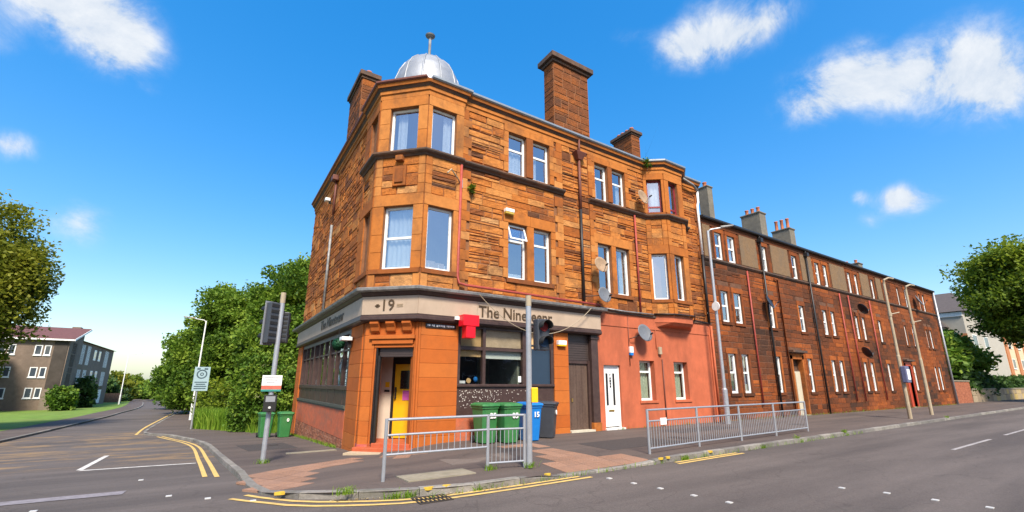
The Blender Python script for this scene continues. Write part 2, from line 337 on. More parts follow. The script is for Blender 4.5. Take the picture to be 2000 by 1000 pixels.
# ------------------------------------------------------------------ the ground
def asphalt(name, base, patch, worn=None, bricks=False):
    m = bpy.data.materials.new(name); m.use_nodes = True; N = m.node_tree.nodes; L = m.node_tree.links; b = N['Principled BSDF']; b.inputs['Roughness'].default_value = .85; b.inputs['Specular IOR Level'].default_value = .3
    geo = N.new('ShaderNodeNewGeometry'); pos = geo.outputs['Position']
    def noise(s, d=6, v=None, r=.6):
        n = N.new('ShaderNodeTexNoise'); n.inputs['Scale'].default_value = s; n.inputs['Detail'].default_value = d; n.inputs['Roughness'].default_value = r; L.new(v or pos, n.inputs['Vector']); return n.outputs['Fac']
    def mr(v, a, b_, c, d):
        n = N.new('ShaderNodeMapRange'); L.new(v, n.inputs['Value'])
        for i, x in zip(('From Min', 'From Max', 'To Min', 'To Max'), (a, b_, c, d)): n.inputs[i].default_value = x
        return n.outputs[0]
    def mixc(f, c0, c1):
        n = N.new('ShaderNodeMix'); n.data_type = 'RGBA'; L.new(f, n.inputs[0])
        for i, c in ((6, c0), (7, c1)):
            if isinstance(c, tuple): n.inputs[i].default_value = (*c, 1)
            else: L.new(c, n.inputs[i])
        return n.outputs[2]
    mp = N.new('ShaderNodeMapping'); mp.inputs['Scale'].default_value = (.1, .8, 1); L.new(pos, mp.inputs['Vector'])
    c = mixc(mr(noise(1.1, 7, mp.outputs[0]), .35, .65, 0, 1), base, patch)
    fine = mr(noise(55, 3), .3, .7, .75, 1.25)
    mpv = N.new('ShaderNodeTexVoronoi'); mpv.feature = 'DISTANCE_TO_EDGE'; mpv.inputs['Scale'].default_value = .55
    wv = N.new('ShaderNodeVectorMath'); wv.operation = 'ADD'; nn = N.new('ShaderNodeTexNoise'); nn.inputs['Scale'].default_value = 1.3; L.new(pos, nn.inputs['Vector']); L.new(pos, wv.inputs[0]); L.new(nn.outputs['Color'], wv.inputs[1]); L.new(wv.outputs[0], mpv.inputs['Vector'])
    crack = mr(mpv.outputs['Distance'], 0, .012, .8, 1)
    sc = N.new('ShaderNodeMath'); sc.operation = 'MULTIPLY'; L.new(fine, sc.inputs[0]); L.new(crack, sc.inputs[1])
    vm = N.new('ShaderNodeVectorMath'); vm.operation = 'SCALE'; L.new(c, vm.inputs[0]); L.new(sc.outputs[0], vm.inputs['Scale'])
    c = vm.outputs[0]
    if worn:      # remains of an old yellow box marking worn into the surface of the side street
        sp = N.new('ShaderNodeSeparateXYZ'); L.new(pos, sp.inputs[0])
        my = N.new('ShaderNodeMath'); my.operation = 'MULTIPLY'
        L.new(mr(sp.outputs[1], 15.2, 17.5, 0, 1), my.inputs[0]); L.new(mr(sp.outputs[1], 36, 33, 0, 1), my.inputs[1])
        mp2 = N.new('ShaderNodeMapping'); mp2.inputs['Scale'].default_value = (.35, .8, 1); L.new(pos, mp2.inputs['Vector'])
        mf = N.new('ShaderNodeMath'); mf.operation = 'MULTIPLY'; L.new(my.outputs[0], mf.inputs[0]); L.new(mr(noise(1.5, 8, mp2.outputs[0], .7), .5, .62, 0, .75), mf.inputs[1])
        mg = N.new('ShaderNodeMath'); mg.operation = 'MULTIPLY'; L.new(mf.outputs[0], mg.inputs[0]); L.new(mr(sp.outputs[0], 2, 1, 0, 1), mg.inputs[1])
        c = mixc(mg.outputs[0], c, worn)
    L.new(c, b.inputs['Base Color'])
    bp = N.new('ShaderNodeBump'); bp.inputs['Strength'].default_value = .5; bp.inputs['Distance'].default_value = .008; L.new(noise(90, 4), bp.inputs['Height']); L.new(bp.outputs[0], b.inputs['Normal'])
    return m
m_road = asphalt('road_asphalt', (.078, .066, .06), (.126, .106, .095), worn=(.30, .19, .085))
m_pave = asphalt('pavement_asphalt', (.075, .060, .054), (.125, .097, .082))
m_patch = pmat('fresh_patch', (.15, .12, .10), .9, var=.2, vscale=15, bump=.4, bscale=90)
m_lawn = pmat('lawn_turf', (.125, .215, .025), .95, var=.4, vscale=1.2, bump=.6, bscale=50, dirt=((.17, .19, .05), .6, .35, 1))
m_field = pmat('field', (.10, .13, .05), .95, var=.3, vscale=.05)
m_soil = pmat('verge_soil', (.07, .085, .03), .95, var=.4, vscale=4, bump=.6)
m_slab = pmat('tactile_slab', None, .85, var=.14, vscale=14, bump=.25, bscale=80, ramp=[(0, (.22, .125, .082)), (.5, (.27, .152, .098)), (1, (.31, .18, .12))], dirt=((.2, .13, .1), .5, 2, 1))
def hp(x, y):
    """pavement surface with the two dropped crossings"""
    d1 = sstep(1.25*(1-np.hypot(x-.85, y-9.5)/2.0)); d2 = sstep((1.75-np.abs(x-6.95))/.6)*sstep((8.3-y)/1.2)*(np.asarray(y) < 9)
    return hs(x, y)-.07*np.maximum(d1, d2)
def hpz(x, y): return float(hp(x, y))
def sheet(name, xs, ys, mat, off, fn=hs):
    X, Y = np.meshgrid(xs, ys, indexing='ij'); Z = fn(X, Y)+off
    V = np.stack([X, Y, Z], -1).reshape(-1, 3); nx, ny = len(xs), len(ys)
    i = np.arange(nx-1)[:, None]*ny+np.arange(ny-1)[None]; Q = np.stack([i, i+ny, i+ny+1, i+1], -1).reshape(-1, 4)
    return tag(np_mesh(name, V, Q, mat, smooth=True), kind='structure')
def strips(name, A, B, n, mat, off, fn=hs):
    """sheet between two plan polylines"""
    A = np.array(A); B = np.array(B); t = np.linspace(0, 1, n+1)[None, :, None]
    XY = A[:, None]*(1-t)+B[:, None]*t; Z = fn(XY[..., 0], XY[..., 1])+off
    V = np.concatenate([XY, Z[..., None]], -1).reshape(-1, 3); m = n+1
    i = np.arange(len(A)-1)[:, None]*m+np.arange(n)[None]; Q = np.stack([i, i+1, i+m+1, i+m], -1).reshape(-1, 4)
    return np_mesh(name, V, Q, mat, smooth=True)
def catmull(P, step):
    P = [np.array(p, float) for p in P]; P = [2*P[0]-P[1]]+P+[2*P[-1]-P[-2]]; out = []
    for i in range(1, len(P)-2):
        for t in np.linspace(0, 1, 24, endpoint=False):
            out.append(.5*((2*P[i])+(P[i+1]-P[i-1])*t+(2*P[i-1]-5*P[i]+4*P[i+1]-P[i+2])*t*t+(3*P[i]-P[i-1]-3*P[i+1]+P[i+2])*t**3))
    out.append(P[-2]); out = np.array(out); d = np.r_[0, np.cumsum(np.linalg.norm(np.diff(out, axis=0), axis=1))]
    s = np.linspace(0, d[-1], max(2, int(round(d[-1]/step))+1)); return np.stack([np.interp(s, d, out[:, 0]), np.interp(s, d, out[:, 1])], -1)
sheet('ground', np.r_[-1500:-60:13j, -60:140:41j, 160:1500:12j], np.r_[-1500:-40:12j, -30:180:43j, 200:1500:12j], m_field, -.42)
sheet('road', np.r_[-60:150:421j], np.r_[-40:40:161j], m_road, ROAD)
KR = [(-2.6, 31.6), (-2.85, 34), (-2.8, 45), (-2.5, 66), (-3.6, 95), (-14, 190), (-30, 300)]
KLt = [(-7.9, 28), (-7.6, 36), (-7.4, 48), (-7.4, 60), (-8.8, 95), (-19.5, 190), (-36, 300)]
a = catmull(KR, 3); b = catmull(KLt, 3); k = min(len(a), len(b))
sidepts = np.linspace(38, 300, 90)
ra = np.stack([np.interp(sidepts, a[:, 1], a[:, 0])+.3, sidepts], -1); la = np.stack([np.interp(sidepts, b[:, 1], b[:, 0])-.3, sidepts], -1)
tag(strips('side_road', la, ra, 8, m_road, ROAD+.004), kind='structure')

main_k = [(150, 10.4), (90, 9.1), (60, 8.34), (40, 7.86), (20, 7.38), (12, 7.19), (8, 7.09), (5, 7.02)]
corner_k = [(3.6, 7.02), (2.4, 7.36), (1.6, 7.76), (1.06, 8.35), (.8, 9.42), (.62, 12.1), (.4, 15.7), (.02, 22), (-.76, 27.2), (-1.6, 30)]
kerb_path = np.concatenate([catmull(main_k+corner_k+KR[:5], .915)])
def inner(p):
    x, y = p
    if y < 13.4 and x >= 4.6: return (x, 12.45) if x < 52.8 else (x, 12.75)
    if y < 13.4:
        i = np.clip((4.6-x)/4.0*.6+max(0, y-8)/5.4*.4, 0, 1); return (4.7-i, 12.4+i)
    if y < 25.5: return (3.75, y)
    if y < 33: t = (y-25.5)/7.5; return (3.75-t*4.25, 25.5+t*8)
    return (-.5 if y < 66 else -.5-(y-66)*.02, max(y, 33.5))
fine_path = catmull([tuple(p) for p in kerb_path[::1]], .45)
tag(strips('pavement', fine_path, [inner(p) for p in fine_path], 20, m_pave, 0, hp), kind='structure')
lp = catmull(KLt, 2.0); lk0 = np.array([(-60, 8.0), (-20, 8.0), (-13, 9.5), (-9.3, 14), (-8.1, 22)]); lpath = np.concatenate([catmull([tuple(q) for q in lk0], 1.5), lp])
lin = np.array([(x-2.1, y+.3) if y > 16 else (x-1.5, y+1.8) for x, y in lpath])
tag(strips('far_pavement', lin, lpath, 4, m_pave, 0), kind='structure')
lo = np.array([(x-42, y+2 if y > 16 else y+40) for x, y in lin])
tag(strips('lawn', lo, lin, 20, m_lawn, .004), kind='structure')
vp = [p for p in [inner(q) for q in fine_path] if p[1] > 25.4]
tag(strips('verge', vp, [(45, p[1]+4) for p in vp], 20, m_soil, .0), kind='structure')
sheet('back_court', np.r_[3.9:60:40j], np.r_[12.8:40:20j], m_pave, -.02)
# kerb stones
KERB = bpy.data.objects.new('kerb', None); COL.objects.link(KERB); KERB.location = (3, 7, 0); WL[KERB.name] = Vector((3, 7, 0)); KERB['kind'] = 'structure'
def kerb_stone(p0, p1, h0, h1, tone):
    p0 = Vector((*p0, 0)); p1 = Vector((*p1, 0)); u = (p1-p0).normalized(); n = Vector((-u.y, u.x, 0)); g = .006
    p0 = p0+u*g; p1 = p1-u*g; w = .14
    vs = []
    for p, h in ((p0, h0), (p1, h1)):
        z = hz(p.x, p.y); top = hpz(p.x, p.y)+.012+h
        for off, zz in ((-.0, z-.3), (-.0, top-.02), (.02, top), (w, top), (w, z-.3)):
            q = p+n*off; vs.append((q.x, q.y, zz))
    f = [(i, (i+1) % 5, 5+(i+1) % 5, 5+i) for i in range(5)]+[(4, 3, 2, 1, 0), (5, 6, 7, 8, 9)]
    return MB().add(vs, f, tone)
kp = [q for q in kerb_path if q[0] < 75]
for i in range(len(kp)-1):
    a_, b_ = kp[i], kp[i+1]
    obj('kerb_stone', kerb_stone(b_, a_, random.uniform(-.006, .006), random.uniform(-.006, .006), random.random()), m_kerb, KERB)
KERB2 = bpy.data.objects.new('far_kerb', None); COL.objects.link(KERB2); KERB2.location = (-8, 30, -1); WL[KERB2.name] = Vector((-8, 30, -1)); KERB2['kind'] = 'structure'
for i in range(len(lpath)-1):
    if lpath[i][1] < 110 and lpath[i][0] > -20: obj('kerb_stone', kerb_stone(lpath[i], lpath[i+1], 0, 0, random.random()), m_kerb, KERB2)
# paint on the road
def line(name, pts, w, mat, label, cat, off=ROAD+.008, step=.4, group=None):
    P = catmull(pts, step); d = np.gradient(P, axis=0); d /= np.linalg.norm(d, axis=1)[:, None]; n = np.stack([-d[:, 1], d[:, 0]], -1)*w/2
    o = strips(name, P-n, P+n, 1, mat, off); return tag(o, label, cat, group) if label else o
def mark(name, pts, w, mat, **k):
    o = line(name, pts, w, mat, None, None, **k); o['kind'] = 'structure'; return o
mark('yellow_line', [(.47, 8.71), (.85, 8.05), (1.37, 7.48), (2.39, 6.95), (3.14, 6.8), (4.43, 6.77), (6.25, 6.81)], .085, m_yline)
mark('yellow_line', [(.69, 8.9), (1.0, 8.25), (1.45, 7.7), (2.47, 7.14), (3.22, 6.975), (4.55, 6.95), (6.07, 6.97)], .085, m_yline)
mark('yellow_line', [(8.85, 6.84), (10.2, 6.9), (11.6, 6.95)], .085, m_yline)
mark('yellow_line', [(8.95, 7.0), (10.2, 7.04), (11.5, 7.08)], .085, m_yline)
mark('yellow_line', [(.13, 11.85), (-.03, 15.7), (-.35, 22), (-1.1, 26.9), (-2.0, 30.2)], .09, m_yline)
mark('yellow_line', [(.34, 11.65), (.17, 15.7), (-.16, 22), (-.93, 27.0), (-1.8, 30.2)], .09, m_yline)
mark('yellow_line', [(-3.05, 32), (-3.2, 38), (-3.1, 48), (-2.95, 60)], .12, m_yline)
mark('stop_line', [(-2.4, 15.36), (-.08, 15.04)], .16, m_wline)
mark('centre_line', [(-2.42, 15.5), (-2.52, 19.9)], .13, m_wline)
m_fade = pmat('faded_white_paint', (.34, .32, .31), .85, var=.3, vscale=15, dirt=((.13, .12, .115), .8, 3, 1))
mark('centre_line', [(17.0, 4.25), (21.3, 4.35)], .1, m_fade); mark('centre_line', [(23.4, 4.4), (28, 4.5)], .1, m_fade); mark('centre_line', [(32, 4.6), (37, 4.72)], .1, m_fade)
mark('worn_strip', [(-3.4, 10.76), (-1.02, 10.65)], .42, pmat('worn_strip', (.23, .21, .225), .85, var=.25, vscale=25, dirt=((.1, .09, .09), .6, 5, 1)))
for x, y in [(9.22, 3.84), (9.42, 3.28), (9.49, 2.7), (9.59, 2.13), (6.44, 6.54), (6.5, 6.0), (6.57, 5.48), (6.62, 4.87), (6.69, 4.32), (-.35, 9.7), (-.95, 12.3), (.18, 9.0), (.75, 12.9 - 4.6), (-1.9, 10.0-.4)]:
    z = hz(x, y)+ROAD
    obj('road_stud', MB().box(x-.04, x+.04, y-.04, y+.04, z-.02, z+.012), m_stud, None, kind='structure')
for x, y in [(8.62, 7.03), (8.85, 7.04), (10.5, 7.08), (1.1, 8.12), (3.1, 7.075), (3.4, 7.06), (5.45, 7.06)]:
    z = hpz(x, y); n = 9; ring = [(x+.085*random.uniform(.6, 1.1)*math.cos(6.283*i/n), y+.08+.05*random.uniform(.6, 1.1)*math.sin(6.283*i/n)) for i in range(n)]; obj('yellow_dab', MB().prism(ring, z-.02, z+.021), m_ybright, None, kind='structure')
# slabs of blister paving
def inpoly(x, y, P):
    c = False; j = len(P)-1
    for i in range(len(P)):
        if (P[i][1] > y) != (P[j][1] > y) and x < (P[j][0]-P[i][0])*(y-P[i][1])/(P[j][1]-P[i][1])+P[i][0]: c = not c
        j = i
    return c
def slabs(poly, u, s=.4):
    u = Vector((*u, 0)).normalized(); n = Vector((-u.y, u.x, 0)); cx = sum(p[0] for p in poly)/len(poly); cy = sum(p[1] for p in poly)/len(poly)
    root = bpy.data.objects.new('tactile_paving', None); COL.objects.link(root); root.location = (cx, cy, hz(cx, cy)); WL[root.name] = root.location.copy(); root['kind'] = 'structure'
    for i in range(-9, 10):
        for j in range(-9, 10):
            c = Vector((cx, cy, 0))+u*(i*s)+n*(j*s)
            if not inpoly(c.x, c.y, poly): continue
            mb = MB(); h = s/2-.004; top = []
            for a_, b_ in ((-h, -h), (h, -h), (h, h), (-h, h)):
                q = c+u*a_+n*b_; top.append((q.x, q.y, hpz(q.x, q.y)))
            e = .006+random.uniform(0, .003)
            mb.add([(x, y, z-.03) for x, y, z in top]+[(x, y, z+e) for x, y, z in top], [(3, 2, 1, 0), (4, 5, 6, 7), (0, 1, 5, 4), (1, 2, 6, 5), (2, 3, 7, 6), (3, 0, 4, 7)], random.random())
            for a_ in (-.12, -.04, .04, .12):
                for b_ in (-.12, -.04, .04, .12):
                    q = c+u*a_+n*b_; z = hpz(q.x, q.y)+e; r = .022
                    mb.add([q+Vector((r*k1, r*k2, z-.001)) for k1, k2 in ((-1, -1), (1, -1), (1, 1), (-1, 1))]+[q+Vector((r*.6*k1, r*.6*k2, z+.005)) for k1, k2 in ((-1, -1), (1, -1), (1, 1), (-1, 1))], [(4, 5, 6, 7), (0, 1, 5, 4), (1, 2, 6, 5), (2, 3, 7, 6), (3, 0, 4, 7)], mb.t[-1] if False else random.random()*.0+.5)
            obj('slab', mb, m_slab, root)
slabs([(.69, 10.96), (3.28, 12.45), (3.05, 11.14), (1.82, 10.37), (1.77, 8.95), (.95, 8.5), (.85, 9.23)], (.87, .5))
slabs([(6.76, 9.51), (7.6, 9.5), (7.54, 8.1), (8.47, 8.14), (8.12, 7.2), (5.83, 7.16)], (1, .02))
slabs([(3.73, 12.3), (4.83, 11.68), (4.72, 10.95), (3.96, 11.2)], (.87, -.5))
slabs([(6.4, 10.95), (8.0, 10.8), (7.7, 10.1), (6.3, 10.3)], (1, .02))
def patch(name, poly, mat, h, label, cat):
    mb = MB(); t = [(x, y, hpz(x, y)) for x, y in poly]; n = len(t)
    mb.add([(x, y, z-.03) for x, y, z in t]+[(x, y, z+h) for x, y, z in t], [tuple(range(n))[::-1], tuple(range(n, 2*n))]+[(i, (i+1) % n, n+(i+1) % n, n+i) for i in range(n)])
    return tag(obj(name, mb, mat), label, cat)
patch('concrete_cover', [(2.98, 7.75), (4.3, 7.8), (4.32, 8.4), (2.98, 8.4)], m_manh, .02, 'worn concrete cover set in the pavement below the near barrier', 'cover')
patch('concrete_slab', [(1.98, 14.5), (3.35, 14.6), (3.36, 15.0), (2.02, 14.95)], m_manh, .012, 'pale concrete strip in the pavement beside the side wall', 'paving slab')
# drain gully
gx, gy = 3.04, 6.88; gz = hz(gx, gy)+ROAD
G = thing('drain_grate', (gx, gy, gz), 'rusty iron drain grate in the gutter by the kerb', 'drain')
mb = MB(); mb.box(gx-.27, gx+.27, gy-.2, gy-.17, gz-.03, gz+.014).box(gx-.27, gx+.27, gy+.17, gy+.2, gz-.03, gz+.014).box(gx-.27, gx-.24, gy-.17, gy+.17, gz-.03, gz+.014).box(gx+.24, gx+.27, gy-.17, gy+.17, gz-.03, gz+.014)
obj('grate_frame', mb, m_steel, G)
obj('pit', MB().box(gx-.24, gx+.24, gy-.17, gy+.17, gz-.02, gz+.006), pmat('pit', (.008, .008, .008), .9), G)
bar = None
for i in range(7):
    x = gx-.2+i*.066; w = (x, gy, gz+.012)
    if bar is None: bar = obj('grate_bar', MB().box(x-.014, x+.014, gy-.17, gy+.17, gz+.006, gz+.018), m_steel, G)
    else: copy_of(bar, 'grate_bar', w, G)
# far hills
def hills():
    xs = np.linspace(-1500, 700, 80); V = []; Q = []
    for i, x in enumerate(xs):
        h = 16+9*math.sin(x*.006)+6*math.sin(x*.017+1)
        V += [(x, 1300, -15), (x, 1300+abs(x)*.02, h), (x, 1400, -15)]
    for i in range(len(xs)-1):
        for j in (0, 1): Q.append((i*3+j, i*3+3+j, i*3+4+j, i*3+1+j))
    tag(np_mesh('hills', V, Q, pmat('far_hills', (.16, .25, .34), .95, var=.1, vscale=.02), smooth=True), kind='structure')  # bluish base colour paints in the haze of distance
hills()

for poly, m in (([(8.6, 8.6), (11.6, 8.75), (11.5, 10.2), (8.7, 10.0)], pmat('dark_tarmac', (.055, .047, .044), .9, var=.2, vscale=12, bump=.4, bscale=90)), ([(13.5, 10.2), (17.0, 10.3), (17.0, 11.2), (13.5, 11.1)], MATS['dark_tarmac']), ([(4.4, 9.0), (6.0, 8.9), (6.1, 9.7), (4.5, 9.9)], m_patch), ([(1.2, 16.5), (2.6, 16.6), (2.5, 19.5), (1.0, 19.4)], MATS['dark_tarmac'])):
    mb = MB(); t = [(x, y, hpz(x, y)) for x, y in poly]; n = len(t); mb.add([(x, y, z-.02) for x, y, z in t]+[(x, y, z+.004) for x, y, z in t], [tuple(range(n))[::-1], tuple(range(n, 2*n))]+[(i, (i+1) % n, n+(i+1) % n, n+i) for i in range(n)]); obj('tarmac_patch', mb, m, kind='structure')
for x, y in ((12.3, 9.4), (20.5, 9.8), (2.0, 18.2)):
    z = hpz(x, y); mb = MB().box(x-.22, x+.22, y-.3, y+.3, z-.02, z+.007); tag(obj('inspection_cover', mb, m_steel), {12.3: 'iron inspection cover in the pavement before the salmon wall', 20.5: 'iron inspection cover in the pavement before the terrace', 2.0: 'iron inspection cover in the side street pavement'}[x], 'cover', 'iron inspection covers')
# ------------------------------------------------------------------ the corner building
CB = thing('corner_building', (4.2, 12.9, 0), 'red sandstone corner tenement with a lead dome and a pub on its ground floor', 'building')
FM = Frame((0, 12.3), (1, 0))                       # main street wall, a = x
FS = Frame((3.62, 0), (0, -1))                      # side street wall, a = -y
FC = Frame((3.62, 13.43), (1.13, -1.13)); CW = 1.598  # corner cant at street level
BM = Frame((0, 12.22), (1, 0)); BS = Frame((3.54, 0), (0, -1)); BC = Frame((3.54, 13.397), (1.177, -1.177)); BW = 1.6646
STONES = []                                         # (area seen, builder) of the rock-faced stones
def rock(F, a0, a1, z0, z1, proud, tone, base=-.01):
    """one rock-faced stone"""
    w, h = a1-a0, z1-z0; g = .005; a0 += g; a1 -= g; z0 += g; z1 -= g
    nx = 3 if w < .5 else 4; m = MB(); vs = []; fs = []
    c = [a0, a0+.025]+[a0+.025+(a1-a0-.05)*(i+1)/(nx-1) for i in range(nx-2)]+[a1-.025, a1]
    r = [z0, z0+.022, (z0+z1)/2+random.uniform(-.02, .02), z1-.022, z1]
    for i, x in enumerate(c):
        for j, z in enumerate(r):
            if i in (0, len(c)-1) or j in (0, 4): d = base
            else: d = proud*random.uniform(.5, 1.1)
            jx = random.uniform(-.012, .012) if 1 < i < len(c)-2 else 0
            vs.append((x+jx, d, z))
    for i in range(len(c)-1):
        for j in range(4): fs.append((i*5+j, i*5+5+j, i*5+6+j, i*5+1+j))
    m.add(vs, fs, tone); o = MB(); F.put(o, m, tone); return o
def fill(a0, a1, z0, z1, holes, breaks, bh=(.24, .36), ln=(.4, 1.15), split=.45):
    """coursed squared rubble: list of stones (a0,a1,z0,z1) round the holes"""
    lv = sorted({z0, z1, *[b for b in breaks if z0 < b < z1]}); out = []
    for lo, hi in zip(lv[:-1], lv[1:]):
        n = max(1, round((hi-lo)/random.uniform(*bh))); cuts = [lo+(hi-lo)*(i+(random.uniform(-.18, .18) if 0 < i < n else 0))/n for i in range(n+1)]
        for c0, c1 in zip(cuts[:-1], cuts[1:]):
            iv = [(a0, a1)]
            for h0, h1, g0, g1 in holes:
                if g1 <= c0+1e-4 or g0 >= c1-1e-4: continue
                nv = []
                for s, e in iv:
                    if h1 <= s or h0 >= e: nv.append((s, e)); continue
                    if h0-s > .04: nv.append((s, h0))
                    if e-h1 > .04: nv.append((h1, e))
                iv = nv
            for s, e in iv:
                x = s
                while x < e-1e-3:
                    l = random.uniform(*ln)
                    if e-(x+l) < .28: l = e-x
                    if c1-c0 > .2 and random.random() < split:
                        k = c0+(c1-c0)*random.uniform(.38, .62)
                        for q0, q1 in ((c0, k), (k, c1)):
                            if l > .75 and random.random() < .5:
                                mid = x+l*random.uniform(.35, .65); out += [(x, mid, q0, q1), (mid, x+l, q0, q1)]
                            else: out.append((x, x+l, q0, q1))
                    else: out.append((x, x+l, c0, c1))
                    x += l
    return out
def stone_tone(): return min(1, max(0, random.choice([random.gauss(.58, .12)]*6+[random.gauss(.32, .1), random.gauss(.14, .07), random.gauss(.78, .1)])))
def wall(F, a0, a1, z0, z1, holes, parent, mat, name='wall', d=0, thick=.32):
    """solid backing wall with openings"""
    zs = sorted({z0, z1, *[z for h in holes for z in h[2:] if z0 < z < z1]}); mb = MB()
    for lo, hi in zip(zs[:-1], zs[1:]):
        iv = [(a0, a1)]
        for h0, h1, g0, g1 in holes:
            if g1 <= lo+1e-4 or g0 >= hi-1e-4: continue
            nv = []
            for s, e in iv:
                if h1 <= s or h0 >= e: nv.append((s, e)); continue
                if h0-s > .001: nv.append((s, h0))
                if e-h1 > .001: nv.append((h1, e))
            iv = nv
        for s, e in iv: F.box(mb, s, e, d-thick, d, lo, hi)
    return obj(name, mb, mat, parent)
def ash(name, F, a0, a1, d0, d1, z0, z1, parent, mat=None, tone=None, g=.004):
    mb = MB(); F.box(mb, a0+g, a1-g, d0, d1, z0+g, z1-g, random.uniform(.45, .8) if tone is None else tone)
    return obj(name, mb, mat or m_ash, parent, bevel=.008)
def window(F, a0, a1, z0, z1, parent, d=-.13, fm=None, style='sash', curtain=None, room=None, fw_=.07, gl=None, split=.5, label=None, deep=.7, cmat=None):
    fm = fm or m_white; mb = MB(); t = .07
    F.box(mb, a0, a0+fw_, d-t, d, z0, z1); F.box(mb, a1-fw_, a1, d-t, d, z0, z1); F.box(mb, a0+fw_, a1-fw_, d-t, d, z0, z0+fw_*1.2); F.box(mb, a0+fw_, a1-fw_, d-t, d, z1-fw_, z1)
    zt = z0+(z1-z0)*split
    if style in ('sash', 'top'): F.box(mb, a0+fw_, a1-fw_, d-t+.004, d-.004, zt-fw_*.5, zt+fw_*.5)
    w = obj('window', mb, fm, parent, label=label)
    rng = [(z0+fw_*1.2, zt-fw_*.5), (zt+fw_*.5, z1-fw_)] if style in ('sash', 'top') else [(z0+fw_*1.2, z1-fw_)]
    for q0, q1 in rng:
        p = MB(); j = [random.uniform(-.011, .011) for _ in range(4)]      # hand-set panes are never quite parallel
        p.add([F.p(x, d-.04+e+jj, z) for e in (-.004, .004) for (x, z), jj in zip(((a0+fw_, q0), (a1-fw_, q0), (a1-fw_, q1), (a0+fw_, q1)), (j[0], j[0]+j[1], j[0]+j[1]+j[2], j[0]+j[2]))], [(3, 2, 1, 0), (4, 5, 6, 7), (0, 1, 5, 4), (1, 2, 6, 5), (2, 3, 7, 6), (3, 0, 4, 7)]); obj('pane', p, gl or m_glass, w)
    rb = MB(); x0, x1, zz0, zz1 = a0-.1, a1+.1, z0-.1, z1+.1; dd = d-t-.28
    F.quad(rb, x0, x1, dd-deep, zz0, zz1)
    P = [F.p(x0, dd, zz0), F.p(x1, dd, zz0), F.p(x1, dd, zz1), F.p(x0, dd, zz1), F.p(x0, dd-deep, zz0), F.p(x1, dd-deep, zz0), F.p(x1, dd-deep, zz1), F.p(x0, dd-deep, zz1)]
    rb.add(P, [(0, 1, 5, 4), (1, 2, 6, 5), (2, 3, 7, 6), (3, 0, 4, 7)]); obj('interior', rb, room or m_room, w)
    if curtain:
        for (c0, c1, e0, e1) in curtain:      # fractions of the opening
            ca0, ca1 = a0+fw_+(a1-a0-2*fw_)*c0, a0+fw_+(a1-a0-2*fw_)*c1; ce0, ce1 = z0+(z1-z0)*e0, z0+(z1-z0)*e1
            n = max(8, int((ca1-ca0)/.03)); cm = MB(); vs = []; ph = random.random()*6
            for i in range(n+1):
                dd2 = d-.14+.018*math.sin(i*1.25+ph)+.008*math.sin(i*.5)
                for z in (ce0, ce1): vs.append(F.p(ca0+(ca1-ca0)*i/n, dd2, z))
            cm.add(vs, [(2*i, 2*i+2, 2*i+3, 2*i+1) for i in range(n)]); obj('curtain', cm, cmat or m_curt, w, smooth=True)
    return w

# --- upper storeys: main wall
Z1, Z2, ZW, ZE = 4.38, 8.62, 10.78, 11.2          # top of shop cornice, string course, frieze, eaves
pairs = [(7.84, 8.62, 8.92, 9.70), (12.03, 12.77, 13.02, 13.8)]
holes = []; res = []; br = [4.9, 5.06, 7.03, 7.42, Z2, 8.82, 8.93, 10.52]
for a, b, c, d in pairs:
    for z0, z1 in ((5.06, 7.03), (8.93, 10.52)):
        holes += [(a, b, z0, z1), (c, d, z0, z1)]
        top = z1+.39 if z1 < 8 else ZW
        res += [(a-.02, d+.02, z0, top), (a-.22, d+.22, z1, top), (a-.1, d+.1, z0-.16, z0)]
        ash('lintel', FM, a-.2, (a+d)/2, -.2, .055, z1, min(top, z1+.39), CB, tone=random.uniform(.45, .7)); ash('lintel', FM, (a+d)/2, d+.2, -.2, .055, z1, min(top, z1+.39), CB, tone=random.uniform(.45, .7))
        ash('mullion', FM, b, c, -.22, .05, z0, z1, CB, tone=.5 if z0 < 8 else .2)
        if z0 < 8: ash('sill', FM, a-.08, d+.08, -.2, .09, z0-.16, z0, CB, tone=.22)
        z = z0; k = 0
        while z < z1-.05:                           # jamb stones, in and out
            h = min(random.uniform(.24, .38), z1-z); h = z1-z if z1-z-h < .15 else h; w = .36 if k % 2 else .2
            for s0, s1 in ((a-w, a), (d, d+w)):
                ash('jamb_stone', FM, s0, s1, -.22, .045, z, z+h, CB, tone=random.uniform(.35, .8)); res.append((s0, s1, z, z+h)); br.append(z); br.append(z+h)
            z += h; k += 1
def quoins(F, a0, a1, z0, z1, alt=.12, side=0, d=.05, tone=(.3, .85), skip=()):
    z = z0; k = 0
    while z < z1-.02:
        h = min(random.uniform(.26, .4), z1-z); h = z1-z if z1-z-h < .16 else h; e = alt if k % 2 else 0
        s0, s1 = a0-(e if side <= 0 else 0), a1+(e if side >= 0 else 0)
        if not any(q0 < z+h/2 < q1 for q0, q1 in skip): ash('quoin', F, s0, s1, -.05, d, z, z+h, CB, tone=random.uniform(*tone)); res.append((s0, s1, z, z+h))
        z += h; k += 1
quoins(FM, 6.0, 6.22, Z1, ZW, side=1, skip=[(Z2, 8.82)]); quoins(FM, 10.02, 10.3, Z1, ZW, side=-1, skip=[(Z2, 8.82)]); quoins(FM, 11.66, 11.86, Z1, ZW, side=1, skip=[(Z2, 8.82)])
wall(FM, 6.0, 15.05, Z1-.4, ZW, holes, CB, m_mortar)
res += [(6.0, 10.3, Z2, 8.82), (11.66, 15.1, Z2, 8.82)]
